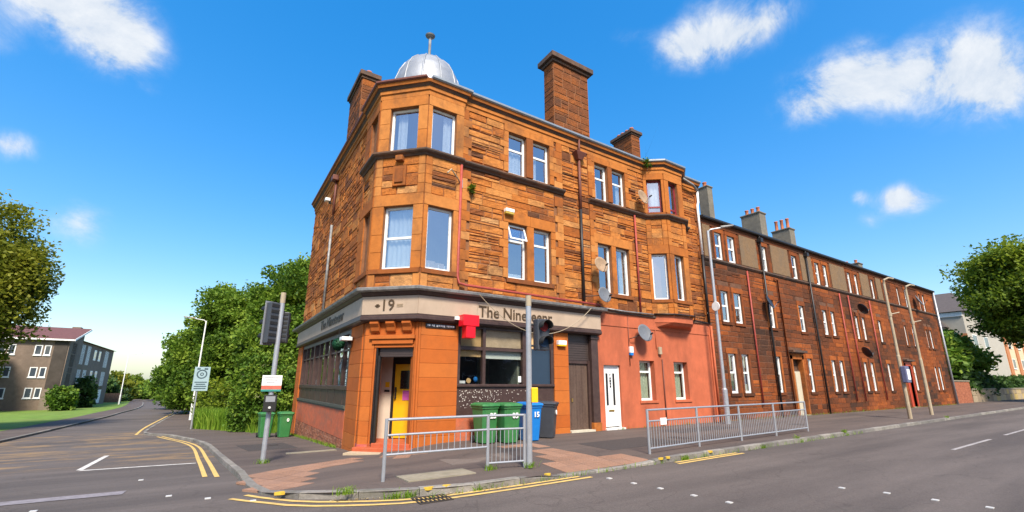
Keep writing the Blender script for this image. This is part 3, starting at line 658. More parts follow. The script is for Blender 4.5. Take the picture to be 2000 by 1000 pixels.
def stones(F, lst, proud=(.014, .045), mat=None, tf=None):
    for s in lst:
        if s[1]-s[0] < .05 or s[3]-s[2] < .05: continue
        c = F.p((s[0]+s[1])/2, 0, (s[2]+s[3])/2)-CAM; area = (s[1]-s[0])*(s[3]-s[2])*abs(c.normalized().dot(F.n))/c.length_squared
        if s[3]-s[2] > .2 and random.random() < .3:      # here and there a smooth dressed block
            b = MB(); F.box(b, s[0]+.005, s[1]-.005, -.02, .03, s[2]+.005, s[3]-.005, random.uniform(.5, .85)); STONES.append((area, b))
        else: STONES.append((area, rock(F, *s, random.uniform(*proud), (tf or stone_tone)())))
stones(FM, fill(6.22, 15.0, Z1, ZW, res, br))
# second wall piece to the right of the oriel
quoins(FM, 18.7, 18.98, Z1, ZW, side=-1, tone=(.15, .5)); wall(FM, 15.05, 19.0, Z1-.1, ZW, [(15.75, 16.9, Z1+.4, ZW-.1)], CB, m_mortar)
stones(FM, fill(17.7, 18.66, Z1, ZW, [], []), tf=lambda: random.gauss(.35, .15))

# --- side wall
SY0, SY1 = 14.95, 25.7
wall(FS, -SY1, -13.3, Z1-.8, ZW, [], CB, m_mortar)
stones(FS, fill(-SY1+.02, -SY0-.02, Z1-.1, ZW, [], [], bh=(.3, .44), ln=(.45, 1.3), split=.6), tf=lambda: min(.8, max(.05, random.gauss(.42, .12))))
# --- corner bay: three facets over two storeys
def facet(F, a0, a1, win, parent, zt=(4.95, 6.97, 8.8, 10.42), frames=(None, None), lt=.6, curt=((), ()), styles=('sash', 'sash'), fmats=(None, None), splits=(.5, .5), zb=None):
    hl = []; wl, wr = win
    for k in (0, 1):
        z0, z1 = zt[2*k], zt[2*k+1]; hl.append((wl, wr, z0, z1))
        ash('lintel', F, a0+.004, a1-.004, -.2, .05, z1, z1+.38 if k == 0 else ZW, parent, tone=lt+random.uniform(-.12, .12))
        ash('sill', F, a0+.01, a1-.01, -.2, .075, z0-.15, z0, parent, tone=.25)
        for s0, s1 in ((a0, wl), (wr, a1)):
            if s1-s0 < .03: continue
            z = z0
            while z < z1-.01:
                h = z1-z if s1-s0 < .32 else min(random.uniform(.5, .75), z1-z); h = z1-z if z1-z-h < .3 else h
                ash('jamb_stone', F, s0, s1, -.2, .04, z, z+h, parent, tone=lt+random.uniform(-.1, .12)); z += h
        window(F, wl, wr, z0, z1, parent, d=-.12, style=styles[k], curtain=curt[k], fm=fmats[k], split=splits[k])
    wall(F, a0, a1, Z1-.5 if zb is None else zb, ZW, hl, parent, m_mortar, thick=.24)
    rs = []
    for s0, s1 in ((a0+.0, a0+.22), (a1-.22, a1)):
        for z0, z1 in ((Z1, zt[0]-.15), (zt[1]+.38, Z2)):
            z = z0
            while z < z1-.02:
                h = min(.32, z1-z); h = z1-z if z1-z-h < .16 else h; ash('quoin', F, s0, s1, -.05, .045, z, z+h, parent, tone=lt+random.uniform(-.1, .2)); z += h
    for z0, z1 in ((Z1, zt[0]-.15), (zt[1]+.38, Z2)): stones(F, fill(a0+.22, a1-.22, z0, z1, [], [], bh=(.26, .34)))
    return hl
facet(BM, 4.717, 6.0, (4.86, 5.72), CB, curt=(((0, 1, 0, .12),), ((.62, .98, 0, 1),)), styles=('one', 'one'), lt=.62)
facet(BC, 0, BW, (.36, 1.34), CB, curt=(((0, 1, 0, 1),), ((.12, .5, 0, 1),)), styles=('sash', 'one'), splits=(.5, .5), lt=.62)
mb = MB(); BM.box(mb, 4.98, 5.28, -.42, -.24, 5.05, 5.28); obj('cardboard_box', mb, m_sign, CB); mb = MB(); BM.box(mb, 5.29, 5.58, -.4, -.24, 5.05, 5.24); obj('cardboard_box', mb, m_sign, CB)
facet(BS, -SY0, -13.397, (-14.35, -13.62), CB, curt=((), ()), styles=('sash', 'one'), lt=.35)
mb = MB(); BC.box(mb, BW/2-.22, BW/2+.22, .0, .1, 7.62, 8.3, .4); obj('carved_panel', mb, m_ash, CB, bevel=.012)
mb = MB(); BC.box(mb, BW/2-.14, BW/2+.14, .1, .14, 7.72, 8.2, .25); obj('carved_shield', mb, m_ash, CB, bevel=.012)
mb = MB(); BC.box(mb, BW/2-.12, BW/2+.12, .0, .2, 8.45, 8.62, .5); obj('bracket', mb, m_ash, CB, bevel=.012)
# --- the oriel near the right end
ORL = [(15.0, 12.3), (15.7, 11.75), (16.95, 11.75), (17.65, 12.3)]
OF = [Frame(ORL[i], (ORL[i+1][0]-ORL[i][0], ORL[i+1][1]-ORL[i][1])) for i in range(3)]; OW = [math.dist(ORL[i], ORL[i+1]) for i in range(3)]
facet(OF[0], 0, OW[0], (.14, .78), CB, zt=(5.06, 7.05, 8.93, 10.5), zb=Z1-.02, curt=((), ((0, 1, .25, 1),)), styles=('one', 'sash'), fmats=(None, m_redframe), splits=(.5, .2), lt=.5)
facet(OF[1], 0, OW[1], (.3, .93), CB, zt=(5.06, 7.05, 8.93, 10.5), zb=Z1-.02, curt=(((.0, .3, 0, 1),), ((0, .6, .2, 1),)), styles=('one', 'sash'), fmats=(None, m_redframe), splits=(.5, .18), lt=.5)
facet(OF[2], 0, OW[2], (.14, .78), CB, zt=(5.06, 7.05, 8.93, 10.5), zb=Z1-.02, lt=.4)
# windows of the main wall
CURT = {(0, 0): [((.0, 1, 0, .12),), ()], (0, 1): [((0, 1, 0, .62),), ((0, .45, 0, .66),)], (1, 0): [((.0, .35, 0, 1),), ((.55, 1, 0, 1),)], (1, 1): [((0, .5, 0, .5),), ((.6, 1, 0, .7),)]}
for i, (a, b, c, d) in enumerate(pairs):
    for k, (z0, z1) in enumerate(((5.06, 7.03), (8.93, 10.52))):
        for j, (w0, w1) in enumerate(((a, b), (c, d))):
            st = 'one' if (i, k) == (1, 0) else 'top'
            window(FM, w0, w1, z0, z1, CB, style=st, split=.7 if k == 0 else .62, curtain=CURT[(i, k)][j])
# an open top light
mb = MB(); t0 = MB(); zt, zb = 6.98, 6.44; w0, w1 = 7.88, 8.58
for (x0, x1, q0, q1) in ((w0, w0+.05, 0, 1), (w1-.05, w1, 0, 1), (w0+.05, w1-.05, 0, .1), (w0+.05, w1-.05, .9, 1)):
    for sgn in (0,):
        f0, f1 = q0, q1
        P = [FM.p(x, -.08+.2*(1-f)+e, zb+(zt-zb)*f) for e in (-.04, 0) for f in (f0, f1) for x in (x0, x1)]
        mb.add(P, [(0, 1, 3, 2), (4, 6, 7, 5), (0, 4, 5, 1), (2, 3, 7, 6), (0, 2, 6, 4), (1, 5, 7, 3)])
ov = obj('open_top_light', mb, m_white, CB); p = MB()
p.add([FM.p(w0+.05, .1, zb+.04), FM.p(w1-.05, .1, zb+.04), FM.p(w1-.05, -.07, zt-.05), FM.p(w0+.05, -.07, zt-.05)], [(0, 1, 2, 3)]); obj('pane', p, m_glass, ov)

# --- string courses, frieze, eaves
bayp = [(3.54, 14.95), (3.54, 13.397), (4.717, 12.22), (6.0, 12.22)]
prof_s = [(-.03, Z2), (.06, Z2), (.09, Z2+.05), (.16, Z2+.09), (.19, Z2+.13), (.19, Z2+.18), (.02, Z2+.22), (-.03, Z2+.22)]
obj('string_course', MB().sweep(bayp, prof_s), m_dark, CB); obj('string_course', MB().sweep([(6.0, 12.3), (10.34, 12.3)], prof_s), m_dark, CB)
obj('string_course', MB().sweep([(11.62, 12.3)]+ORL[:1]+ORL[1:]+[(17.9, 12.3)], prof_s), m_dark, CB)
eave = [(3.62, SY1), (3.62, 14.95), (3.54, 14.93), (3.54, 13.397), (4.717, 12.22), (5.98, 12.22), (6.0, 12.3), (15.0, 12.3), (15.7, 11.75), (16.95, 11.75), (17.65, 12.3), (19.0, 12.3)]
mb = MB().sweep(eave, [(-.2, ZW), (.05, ZW), (.05, ZW+.16), (.09, ZW+.18), (.09, ZW+.3), (-.2, ZW+.3)], .62); obj('frieze', mb, m_ash, CB)
obj('eaves_moulding', MB().sweep(eave, [(-.2, ZW+.3), (.10, ZW+.3), (.13, ZW+.35), (.17, ZW+.39), (-.2, ZW+.39)]), m_dark, CB)
obj('eaves_band', MB().sweep(eave, [(-.2, ZW+.39), (.19, ZW+.39), (.22, ZW+.49), (-.2, ZW+.49)], .5), m_ash, CB)
obj('gutter', MB().sweep(eave[:5], [(-.1, ZW+.49), (.24, ZW+.49), (.28, ZW+.53), (.28, ZW+.59), (-.1, ZW+.59)]), m_maroon, CB)
obj('gutter', MB().sweep(eave[4:], [(-.1, ZW+.49), (.24, ZW+.49), (.28, ZW+.53), (.28, ZW+.6), (-.1, ZW+.6)]), pmat('grey_gutter', (.24, .27, .30), .45, metal=.3, var=.15), CB)
mb = MB(); E0 = [(3.5, SY1), (3.5, 13.35), (4.65, 12.15), (19.0, 12.15)]; I0 = [(9, SY1), (9, 17.5), (9, 17.5), (19.0, 17.5)]
mb.add([(x, y, ZW+.6) for x, y in E0]+[(x, y, 13.9) for x, y in I0], [(0, 1, 5, 4), (1, 2, 6, 5), (2, 3, 7, 6), (0, 4, 7, 3)]); rf = obj('roof', mb, m_slate, CB)
mb = MB(); mb.prism([(14.9, 12.4), (15.62, 11.65), (17.03, 11.65), (17.75, 12.4)], ZW+.6, ZW+.68); obj('oriel_roof', mb, m_lead, CB)
# back walls close the block
mb = MB(); mb.box(18.7, 19.0, 12.65, SY1, 0, ZW+.5).box(3.95, 19.0, SY1-.3, SY1-.02, -1, ZW+.5); obj('rear_wall', mb, m_mortar, CB)
# --- dome
dc = (5.32, 14.0, 11.55); rr = 1.28
prof = [(rr*1.04, -.5), (rr*1.04, 0.0), (rr, .05), (rr*.99, .35), (rr*.95, .75), (rr*.86, 1.15), (rr*.72, 1.5), (rr*.52, 1.78), (rr*.26, 1.96), (.12, 2.03)]
dome = obj('dome', MB().lathe(dc, prof, 32), m_lead, CB, smooth=True)
for k in range(12):
    an = 2*math.pi*k/12; pts = [(dc[0]+(r+.0)*math.cos(an), dc[1]+(r+.0)*math.sin(an), dc[2]+z) for r, z in prof[1:]]
    obj('lead_roll', MB().tube(pts, .035, 6), m_lead, dome, smooth=True)
obj('collar', MB().lathe((dc[0], dc[1], dc[2]+1.98), [(.2, 0), (.26, .04), (.26, .1), (.12, .16)], 16), m_gut, dome)
obj('finial', MB().tube([(dc[0], dc[1], dc[2]+2.05), (dc[0]+.0, dc[1], dc[2]+3.05)], .055, 10).lathe((dc[0], dc[1], dc[2]+3.05), [(.06, 0), (.17, .06), (.19, .1), (.1, .16), (.03, .2)], 14), m_gut, dome)
# --- chimneys
def chimney(x0, x1, y0, y1, z0, z1, parent, mat, cap, pots, over=.14, stonework=True, capmat=None, potmat=None, ph=.34):
    c = obj('chimney', MB().box(x0, x1, y0, y1, z0, z1), m_mortar if stonework else mat, parent)
    if stonework:
        f1 = Frame((0, y0), (1, 0)); f2 = Frame((x0, 0), (0, -1))
        for F, a0, a1 in ((f1, x0, x1), (f2, -y1, -y0)):
            mb = MB()
            for s in fill(a0, a1, z0, z1, [], [], bh=(.3, .4), ln=(.35, .8), split=.2): q = rock(F, *s, .022, min(.5, max(0, random.gauss(.17, .06)))); mb.add(q.v, q.f); mb.t[-len(q.f):] = q.t
            o = obj('facing_stones', mb, m_stone, c); o['kind'] = 'stuff'
    mb = MB(); a = over*.45; mb.box(x0-a, x1+a, y0-a, y1+a, z1, z1+cap*.35, .2).box(x0-over, x1+over, y0-over, y1+over, z1+cap*.35, z1+cap, .2)
    obj('cap', mb, capmat or m_dark, c, bevel=.02)
    for px, py in pots:
        obj('chimney_pot', MB().lathe((px, py, z1+cap-.01), [(.13, 0), (.14, .04), (.11, .08), (.105, ph-.08), (.13, ph-.05), (.13, ph)], 12), potmat or m_pole, c, smooth=True)
    return c
chimney(3.82, 4.47, 18.0, 20.2, 11.0, 14.75, CB, None, .34, [(4.15, 18.35)])
chimney(10.22, 12.12, 12.55, 13.2, 11.0, 14.75, CB, None, .36, [(10.6, 12.9), (11.1, 12.9)], over=.2, ph=.1)
chimney(18.82, 19.5, 16.0, 17.45, 11.0, 15.95, CB, None, .3, [(19.15, 16.25), (19.15, 16.6), (19.15, 16.95), (19.15, 17.25)])
# --- pipes on the wall
def pipe(name, pts, r, mat, parent, n=8): return obj(name, MB().tube(pts, r, n), mat, parent, smooth=True)
hop = MB(); FM.box(hop, 10.86, 11.38, .02, .3, 10.55, 10.62); o = MB()
o.add([FM.p(10.84, .02, 10.6), FM.p(11.4, .02, 10.6), FM.p(11.4, .32, 10.6), FM.p(10.84, .32, 10.6), FM.p(11.02, .04, 10.3), FM.p(11.22, .04, 10.3), FM.p(11.22, .2, 10.3), FM.p(11.02, .2, 10.3)], [(0, 1, 2, 3), (7, 6, 5, 4), (0, 4, 5, 1), (1, 5, 6, 2), (2, 6, 7, 3), (3, 7, 4, 0)])
hop.add(o.v, o.f); dp = pipe('downpipe', [FM.p(11.12, .12, 10.35), FM.p(11.12, .12, 8.2)], .055, m_maroon, CB); obj('hopper', hop, m_maroon, dp, bevel=.015)
pipe('downpipe', [FM.p(11.12, .12, 8.2), FM.p(11.12, .12, 4.5)], .055, m_black, CB)
pipe('downpipe', [FM.p(11.12, .16, 11.2), FM.p(11.12, .14, 10.5)], .045, m_maroon, CB)
pipe('waste_pipe', [FM.p(5.94, .14, 8.6), FM.p(5.92, .14, 4.85), FM.p(5.95, .16, 4.62), FM.p(6.2, .17, 4.58), FM.p(11.9, .17, 4.5)], .045, m_ironred, CB)
pipe('waste_pipe', [FM.p(14.2, .1, 8.62), FM.p(14.2, .1, 4.4)], .04, m_ironred, CB)
pipe('downpipe', [FM.p(18.85, .12, 10.9), FM.p(18.85, .12, 10.3), FM.p(18.75, .12, 10.1), FM.p(18.75, .12, 7.6)], .06, m_white, CB)
pipe('downpipe', [FM.p(18.75, .12, 7.6), FM.p(18.75, .12, 4.3)], .06, m_black, CB)
pipe('gutter_outlet', [FM.p(17.5, .3, 11.15), FM.p(18.3, .3, 11.0), FM.p(18.85, .14, 10.9)], .06, m_gut, CB)
pipe('downpipe', [FS.p(-20.0, .1, 10.6), FS.p(-20.0, .1, 8.9)], .05, m_maroon, CB); mb = MB(); FS.box(mb, -20.2, -19.8, .03, .3, 10.5, 10.75); obj('hopper', mb, m_maroon, CB, bevel=.03)
pipe('downpipe', [FS.p(-20.0, .1, 8.4), FS.p(-20.0, .1, 4.4)], .055, m_gut, CB)

# --- shop front: sign board, cornice
SP = [(3.62, 25.6), (3.62, 13.43), (4.75, 12.3), (11.84, 12.3)]
obj('fascia_back', MB().sweep(SP, [(-.2, 3.36), (.13, 3.36), (.13, 4.16), (-.2, 4.16)]), m_brown, CB)
def board(F, a0, a1, z0=3.57, z1=4.1):
    mb = MB(); F.box(mb, a0+.004, a1-.004, .1, .2, z0, z1); P = [(v[0], v[1], v[2]) for v in mb.v]; return obj('sign_board', mb, m_sign, CB)
k = .2*math.tan(R(22.5))
for a0, a1 in ((-25.6, -22.4), (-22.4, -18.2), (-18.2, -13.43+k)): board(FS, a0, a1)
board(FC, -k, CW+k)
for a0, a1 in ((4.75-k, 6.6), (6.6, 11.84)): board(FM, a0, a1)
obj('fascia_moulding', MB().sweep(SP, [(.1, 3.36), (.2, 3.38), (.24, 3.42), (.24, 3.5), (.21, 3.52), (.21, 3.56), (.1, 3.56)]), m_brown, CB)
obj('cornice', MB().sweep(SP, [(-.1, 4.11), (.22, 4.11), (.26, 4.15), (.30, 4.22), (-.1, 4.24)]), m_brown, CB)
obj('shop_gutter', MB().sweep([(3.62, 26.1)]+SP[1:3]+[(12.0, 12.3)], [(-.1, 4.225), (.36, 4.225), (.42, 4.26), (.44, 4.33), (.40, 4.35), (-.1, 4.4)]), m_gut, CB)
def text(body, F, a, z, d, size, mat, parent, name='lettering', ext=.006, align='CENTER', sx=1, shear=0):
    cu = bpy.data.curves.new('t', 'FONT'); cu.body = body; cu.size = size; cu.extrude = ext; cu.align_x = align; cu.align_y = 'CENTER'; cu.shear = shear; cu.offset = .004; cu.resolution_u = 3
    ob = bpy.data.objects.new('t', cu); COL.objects.link(ob); dg = bpy.context.evaluated_depsgraph_get(); me = bpy.data.meshes.new_from_object(ob.evaluated_get(dg))
    bpy.data.objects.remove(ob); mb = MB(); mb.add([F.p(a+v.co.x*sx, d+v.co.z, z+v.co.y) for v in me.vertices], [tuple(p.vertices) for p in me.polygons]); bpy.data.meshes.remove(me)
    return obj(name, mb, mat, parent)
text('The', FM, 6.64, 3.79, .215, .50, m_letter, CB, sx=.96, align='LEFT'); text('Nineteenr', FM, 7.53, 3.79, .215, .50, m_letter, CB, sx=.96, align='LEFT')
text('The', FS, -19.5, 3.84, .215, .52, m_letter, CB, sx=1.25, align='LEFT'); text('Nineteenr', FS, -18.3, 3.84, .215, .52, m_letter, CB, sx=1.25, align='LEFT')
text('1', FC, CW*.47-.13, 3.82, .215, .46, m_letter, CB, sx=.95); text('9', FC, CW*.47+.1, 3.82, .215, .46, m_letter, CB, sx=.95)
mb = MB(); FC.box(mb, CW*.47-.42, CW*.47-.26, .2, .212, 3.8, 3.84); FC.box(mb, CW*.47-.38, CW*.47-.3, .2, .212, 3.77, 3.87); obj('lettering', mb, m_letter, CB)
mb = MB()
for q in (3.79, 3.845): mb = MB(); FC.box(mb, CW*.47+.27, CW*.47+.46, .2, .212, q-.018, q+.018); obj('lettering', mb, m_letter2, CB)
# --- shop front: piers of painted ashlar
def courses(F, a0, a1, z0, z1, zs, d=.05, name='ashlar_block', mat=None, d0=-.3):
    zs = [z0]+[z for z in zs if z0 < z < z1]+[z1]
    for lo, hi in zip(zs[:-1], zs[1:]): ash(name, F, a0, a1, d0, d, lo, hi, CB, mat or m_shop, random.random(), g=.0025)
ZC = [-.62, -.22, .18, .58, .98, 1.38, 1.78, 2.18, 2.58, 2.98]
courses(FM, 4.86, 6.06, -.3, 3.36, ZC); courses(FM, 9.72, 10.36, -.2, 3.36, ZC)
for x0, x1, d in ((4.72, 4.79, .02), (4.79, 4.86, .045)): courses(FM, x0, x1, -.3, 3.36, [], d=d, name='pier_moulding', mat=m_shop)
courses(FS, -15.0, -13.62, -.7, 3.36, ZC); courses(FS, -25.6, -24.4, -1.4, 3.36, ZC, d=.09)
courses(FS, -13.62, -13.43, -.6, 3.36, ZC, d=.02)
courses(FC, .0, .3, -.6, 3.36, ZC, d=.03); courses(FC, .3, .41, -.4, 2.72, [], d=.0, name='door_jamb'); courses(FC, 1.53, 1.6, -.4, 3.36, [], d=.0, name='door_jamb')
mb = MB()                                             # pink paint spill on the plinth
FS.box(mb, -13.62, -13.43, .021, .026, -.32, -.02); FC.box(mb, 0, .3, .031, .036, -.3, -.03); obj('pink_paint_band', mb, pmat('pink_paint', (.45, .1, .085), .8, var=.3, vscale=8, dirt=((.4, .2, .1), .6, 4, 1)), CB)
# door surround
ash('lintel_moulding', FC, .3, 1.53, -.3, .02, 2.62, 2.72, CB, m_shop, .3); ash('lintel_moulding', FC, .24, 1.52, -.3, .07, 2.72, 2.86, CB, m_shop, .5); ash('lintel_moulding', FC, .16, 1.58, -.3, .11, 2.86, 2.98, CB, m_shop, .7)
ash('entablature', FC, .3, 1.53, -.3, .03, 2.98, 3.36, CB, m_shop, .25)
for a in (.34, .84, 1.34):
    m = MB(); pr = [(.03, 3.05), (.07, 3.05), (.12, 3.1), (.15, 3.2), (.23, 3.3), (.23, 3.355), (.03, 3.355)]
    m.add([FC.p(a+s, d, z) for s in (-.13, .13) for d, z in pr], [tuple(range(7)), tuple(range(13, 6, -1))]+[(i, 7+i, 7+(i+1) % 7, (i+1) % 7) for i in range(7)], .3); obj('bracket', m, m_shop, CB)
# recess behind the door opening
mb = MB(); FC.box(mb, .36, .41, -.24, -.0, -.1, 2.62); FC.box(mb, .41, .47, -.16, -.06, -.02, 2.4); obj('door_frame', mb, m_black, CB)
mb = MB(); FC.box(mb, -.46, -.38, -1.2, -.78, -.1, 2.62); obj('porch_side', mb, m_brown, CB)
mb = MB(); FC.box(mb, .44, 1.53, -.2, -.1, 2.36, 2.62)
for i in range(5): FC.box(mb, .44, 1.53, -.1, -.09, 2.375+i*.05, 2.41+i*.05)
obj('shutter_box', mb, m_shutter, CB)
mb = MB(); FC.box(mb, .415, .44, -.13, -.1, .0, 2.36); obj('shutter_guide', mb, m_galv, CB)
mb = MB(); FC.box(mb, -.38, .38, -1.15, -1.1, .0, 2.7); o = obj('cream_panel', mb, m_cov, CB)
mb = MB(); FC.box(mb, .16, .3, -1.1, -1.09, 1.5, 1.66); obj('notice', mb, m_yelbox, o); mb = MB(); FC.box(mb, .14, .31, -1.1, -1.085, 1.36, 1.42); obj('notice', mb, m_rubber, o)
mb = MB(); FC.box(mb, .38, .46, -1.16, -1.08, .0, 2.62); FC.box(mb, .46, 1.5, -1.16, -1.08, 2.22, 2.62); obj('inner_frame', mb, m_black, CB)
mb = MB(); FC.box(mb, .465, 1.3, -1.14, -1.09, .02, 2.2); yd = obj('yellow_door', mb, m_yellow, CB, bevel=.01)
mb = MB(); FC.box(mb, .66, 1.08, -1.09, -1.08, 1.45, 2.0); obj('door_pane', mb, pmat('dark_glass', (.02, .018, .016), .15, spec=.6), yd)
mb = MB(); FC.box(mb, .76, .98, -1.09, -1.076, 1.12, 1.4); obj('poster', mb, m_pink, yd)
mb = MB(); FC.box(mb, .51, .55, -1.09, -1.03, 1.15, 1.5); obj('handle', mb, m_steel, yd)
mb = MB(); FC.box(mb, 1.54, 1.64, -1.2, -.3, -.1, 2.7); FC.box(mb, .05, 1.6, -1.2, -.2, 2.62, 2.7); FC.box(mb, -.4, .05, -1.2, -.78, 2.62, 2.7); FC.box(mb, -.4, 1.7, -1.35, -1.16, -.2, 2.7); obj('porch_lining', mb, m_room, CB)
mb = MB(); FC.box(mb, .02, 1.58, -1.3, .0, -.5, .0); FC.box(mb, -.38, .02, -1.3, -.78, -.5, .0); FC.box(mb, -.02, 1.7, .0, .26, -.6, -.09); obj('door_step', mb, pmat('red_step_paint', (.42, .085, .03), .7, var=.2, vscale=6, dirt=((.2, .1, .06), .4, 3, 1)), CB, bevel=.015)
mb = MB(); FC.box(mb, -.05, 1.75, .26, .62, -.6, -.185); obj('entrance_slab', mb, pmat('cream_slab', (.42, .33, .22), .85, var=.15, vscale=8), CB)
# main shop window
def bars(F, lst, d0, d1, mat, name, parent, bevel=0):
    for a0, a1, z0, z1 in lst:
        mb = MB(); F.box(mb, a0, a1, d0, d1, z0, z1); obj(name, mb, mat, parent, bevel=bevel)
mb = MB(); FM.box(mb, 6.06, 9.72, -.15, .0, .68, 1.52); sr = obj('stall_riser', mb, m_brown, CB)
mb = MB(); FM.box(mb, 6.06, 9.72, -.3, .03, -.3, .66); obj('red_plinth', mb, m_basered, CB)
mb = MB(); FM.box(mb, 6.06, 9.72, -.1, .06, 1.52, 1.6); FM.box(mb, 6.06, 9.72, -.1, .05, .66, .71); obj('sill', mb, m_brown, CB, bevel=.01)
mb = MB()                                              # flaked paint on the riser
for i in range(150):
    x = 6.15+abs(random.gauss(0, 1.1)); z = 1.42-abs(random.gauss(0, .3)); s = random.uniform(.008, .03)
    if x < 9.5 and z > .75: FM.box(mb, x, x+s*1.2, .0, .004, z, z+s)
o = obj('paint_flakes', mb, pmat('flaked_paint', (.5, .45, .4), .8), CB); o['kind'] = 'stuff'
bars(FM, [(6.06, 6.15, 1.6, 3.36), (6.93, 7.03, 1.6, 3.36), (8.44, 8.75, 1.6, 3.36), (9.6, 9.72, 1.6, 3.36)], -.14, .02, m_brown, 'window_post', CB)
bars(FM, [(6.15, 6.93, 2.62, 2.72), (7.03, 8.44, 2.62, 2.72)], -.13, .01, m_brown, 'transom', CB); bars(FM, [(6.15, 9.6, 3.28, 3.36)], -.13, .01, m_brown, 'head_rail', CB)
for a0, a1, z0, z1 in ((6.15, 6.93, 1.6, 2.62), (7.03, 8.44, 1.6, 2.62), (6.15, 6.93, 2.72, 3.28), (7.03, 8.44, 2.72, 3.28)):
    mb = MB(); FM.box(mb, a0, a1, -.07, -.06, z0, z1); obj('shop_pane', mb, m_glassd, CB)
mb = MB(); FM.box(mb, 8.75, 9.6, -.08, -.05, 1.6, 2.75); obj('navy_panel', mb, m_navy, CB); mb = MB(); FM.box(mb, 8.75, 9.6, -.08, -.05, 2.75, 3.28); obj('tan_panel', mb, m_blind, CB)
for a0, a1, z0, z1, m in ((6.15, 6.93, 2.74, 3.28, m_blind), (7.03, 8.44, 2.74, 3.28, pmat('tan_blind_light', (.6, .44, .29), .8)), (6.15, 6.93, 2.42, 2.62, m_blind), (7.03, 8.44, 2.38, 2.62, m_blindw)):
    mb = MB(); FM.box(mb, a0, a1, -.125, -.115, z0, z1); obj('blind', mb, m, CB)
mb = MB(); FM.box(mb, 6.08, 8.6, -2.2, -2.15, 1.0, 3.4); FM.box(mb, 6.02, 6.08, -2.2, -.3, 1.0, 3.4); FM.box(mb, 6.06, 8.6, -2.2, -.3, .95, 1.0); FM.box(mb, 6.06, 8.6, -2.2, -.3, 3.4, 3.45); obj('shop_interior', mb, m_room, CB)
mb = MB(); FM.box(mb, 8.42, 8.6, -2.15, -.3, 1.0, 3.4); FM.box(mb, 7.9, 8.4, -2.14, -2.1, 1.0, 3.4); obj('shop_partition', mb, m_roomg, CB)
mb = MB(); FM.box(mb, 6.22, 6.45, -.3, -.2, 1.62, 1.7); obj('white_card', mb, m_num, CB); mb = MB(); FM.box(mb, 8.3, 8.41, -.058, -.05, 1.66, 1.85); obj('white_card', mb, m_num, CB)
m = MB().lathe((0, 0, 0), [(.075, 0), (.08, .01), (.075, .02)], 16); mb = MB(); mb.add([FM.p(6.56+v[0], -.2+v[2], 1.7+v[1]) for v in m.v], m.f); obj('round_plate', mb, m_blind, CB)
m = MB().lathe((0, 0, 0), [(.03, 0), (.065, .05), (.07, .11), (.03, .16)], 12); mb = MB(); mb.add([FM.p(6.86+v[0], -.3+v[1], 1.66+v[2]) for v in m.v], m.f); obj('blue_vase', mb, m_blue, CB)
# brown side door and its shutter
mb = MB(); FM.box(mb, 10.36, 11.45, -.25, -.12, 2.42, 3.36)
for i in range(11): FM.box(mb, 10.38, 11.43, -.12, -.105, 2.44+i*.083, 2.505+i*.083)
obj('roller_shutter', mb, m_shutter, CB)
mb = MB()
FM.box(mb, 10.36, 10.45, -.25, -.06, .0, 2.42); FM.box(mb, 11.36, 11.45, -.25, -.06, .0, 2.42); FM.box(mb, 10.45, 11.36, -.25, -.08, 2.32, 2.42); obj('door_frame', mb, m_brown, CB)
bd = None
for i in range(7):
    a0 = 10.455+i*.129; mb = MB(); FM.box(mb, a0+.003, a0+.126, -.2, -.14+.004*(i % 2), .06, 2.31)
    if bd is None: bd = obj('brown_door', mb, m_browndoor, CB)
    else: obj('plank', mb, m_browndoor, bd)
mb = MB(); FM.box(mb, 10.6, 10.64, -.14, -.1, 1.0, 1.12); obj('handle', mb, pmat('brass', (.5, .33, .1), .35, metal=.8), bd)
mb = MB(); FM.box(mb, 10.36, 11.45, -.25, .12, -.2, .06); obj('door_step', mb, pmat('pale_step', (.5, .46, .36), .85, var=.15), CB)
mb = MB(); FM.box(mb, 11.45, 11.78, -.3, .06, .28, 3.36); FM.box(mb, 11.42, 11.8, -.3, .09, 3.2, 3.3); obj('dark_pilaster', mb, m_brown, CB, bevel=.012); mb = MB(); FM.box(mb, 11.43, 11.8, -.3, .09, -.2, .28); obj('pilaster_base', mb, m_ash, CB, bevel=.012)
# side shop window
bars(FS, [(-24.4, -15.0, 1.40, 1.54)], -.16, .07, m_brown, 'mid_rail', CB, .01); bars(FS, [(-24.4, -15.0, 3.2, 3.36)], -.14, .04, m_brown, 'head_rail', CB)
n = 9; w = 9.4/n
for i in range(n+1):
    a = -24.4+i*w; t = .07 if i % 3 else .13; a = max(-24.4+t/2, min(-15.0-t/2, a)); bars(FS, [(a-t/2, a+t/2, 1.54, 3.2)], -.13, .05 if i % 3 == 0 else .02, m_brown, 'window_post', CB)
    if i < n:
        s0, s1 = -24.4+i*w+.05, -24.4+(i+1)*w-.05; bars(FS, [(s0, s1, 2.66, 2.72)], -.12, .0, m_brown, 'transom', CB)
        for z0, z1 in ((1.54, 2.66), (2.72, 3.2)):
            mb = MB(); FS.box(mb, s0, s1, -.06, -.05, z0, z1); obj('shop_pane', mb, m_glass, CB)
for i in range(16):
    s0 = -24.4+i*9.4/16; mb = MB(); FS.box(mb, s0+.008, s0+9.4/16-.008, -.12, .03-.006*(i % 2), .93, 1.40); obj('panel', mb, m_brown, CB, bevel=.01)
mb = MB(); FS.box(mb, -24.4, -15.0, -.15, .1, .84, .93); FS.box(mb, -24.4, -15.0, -.15, .065, .78, .84); obj('sill', mb, pmat('green_grey_sill', (.07, .075, .06), .6, var=.3), CB)
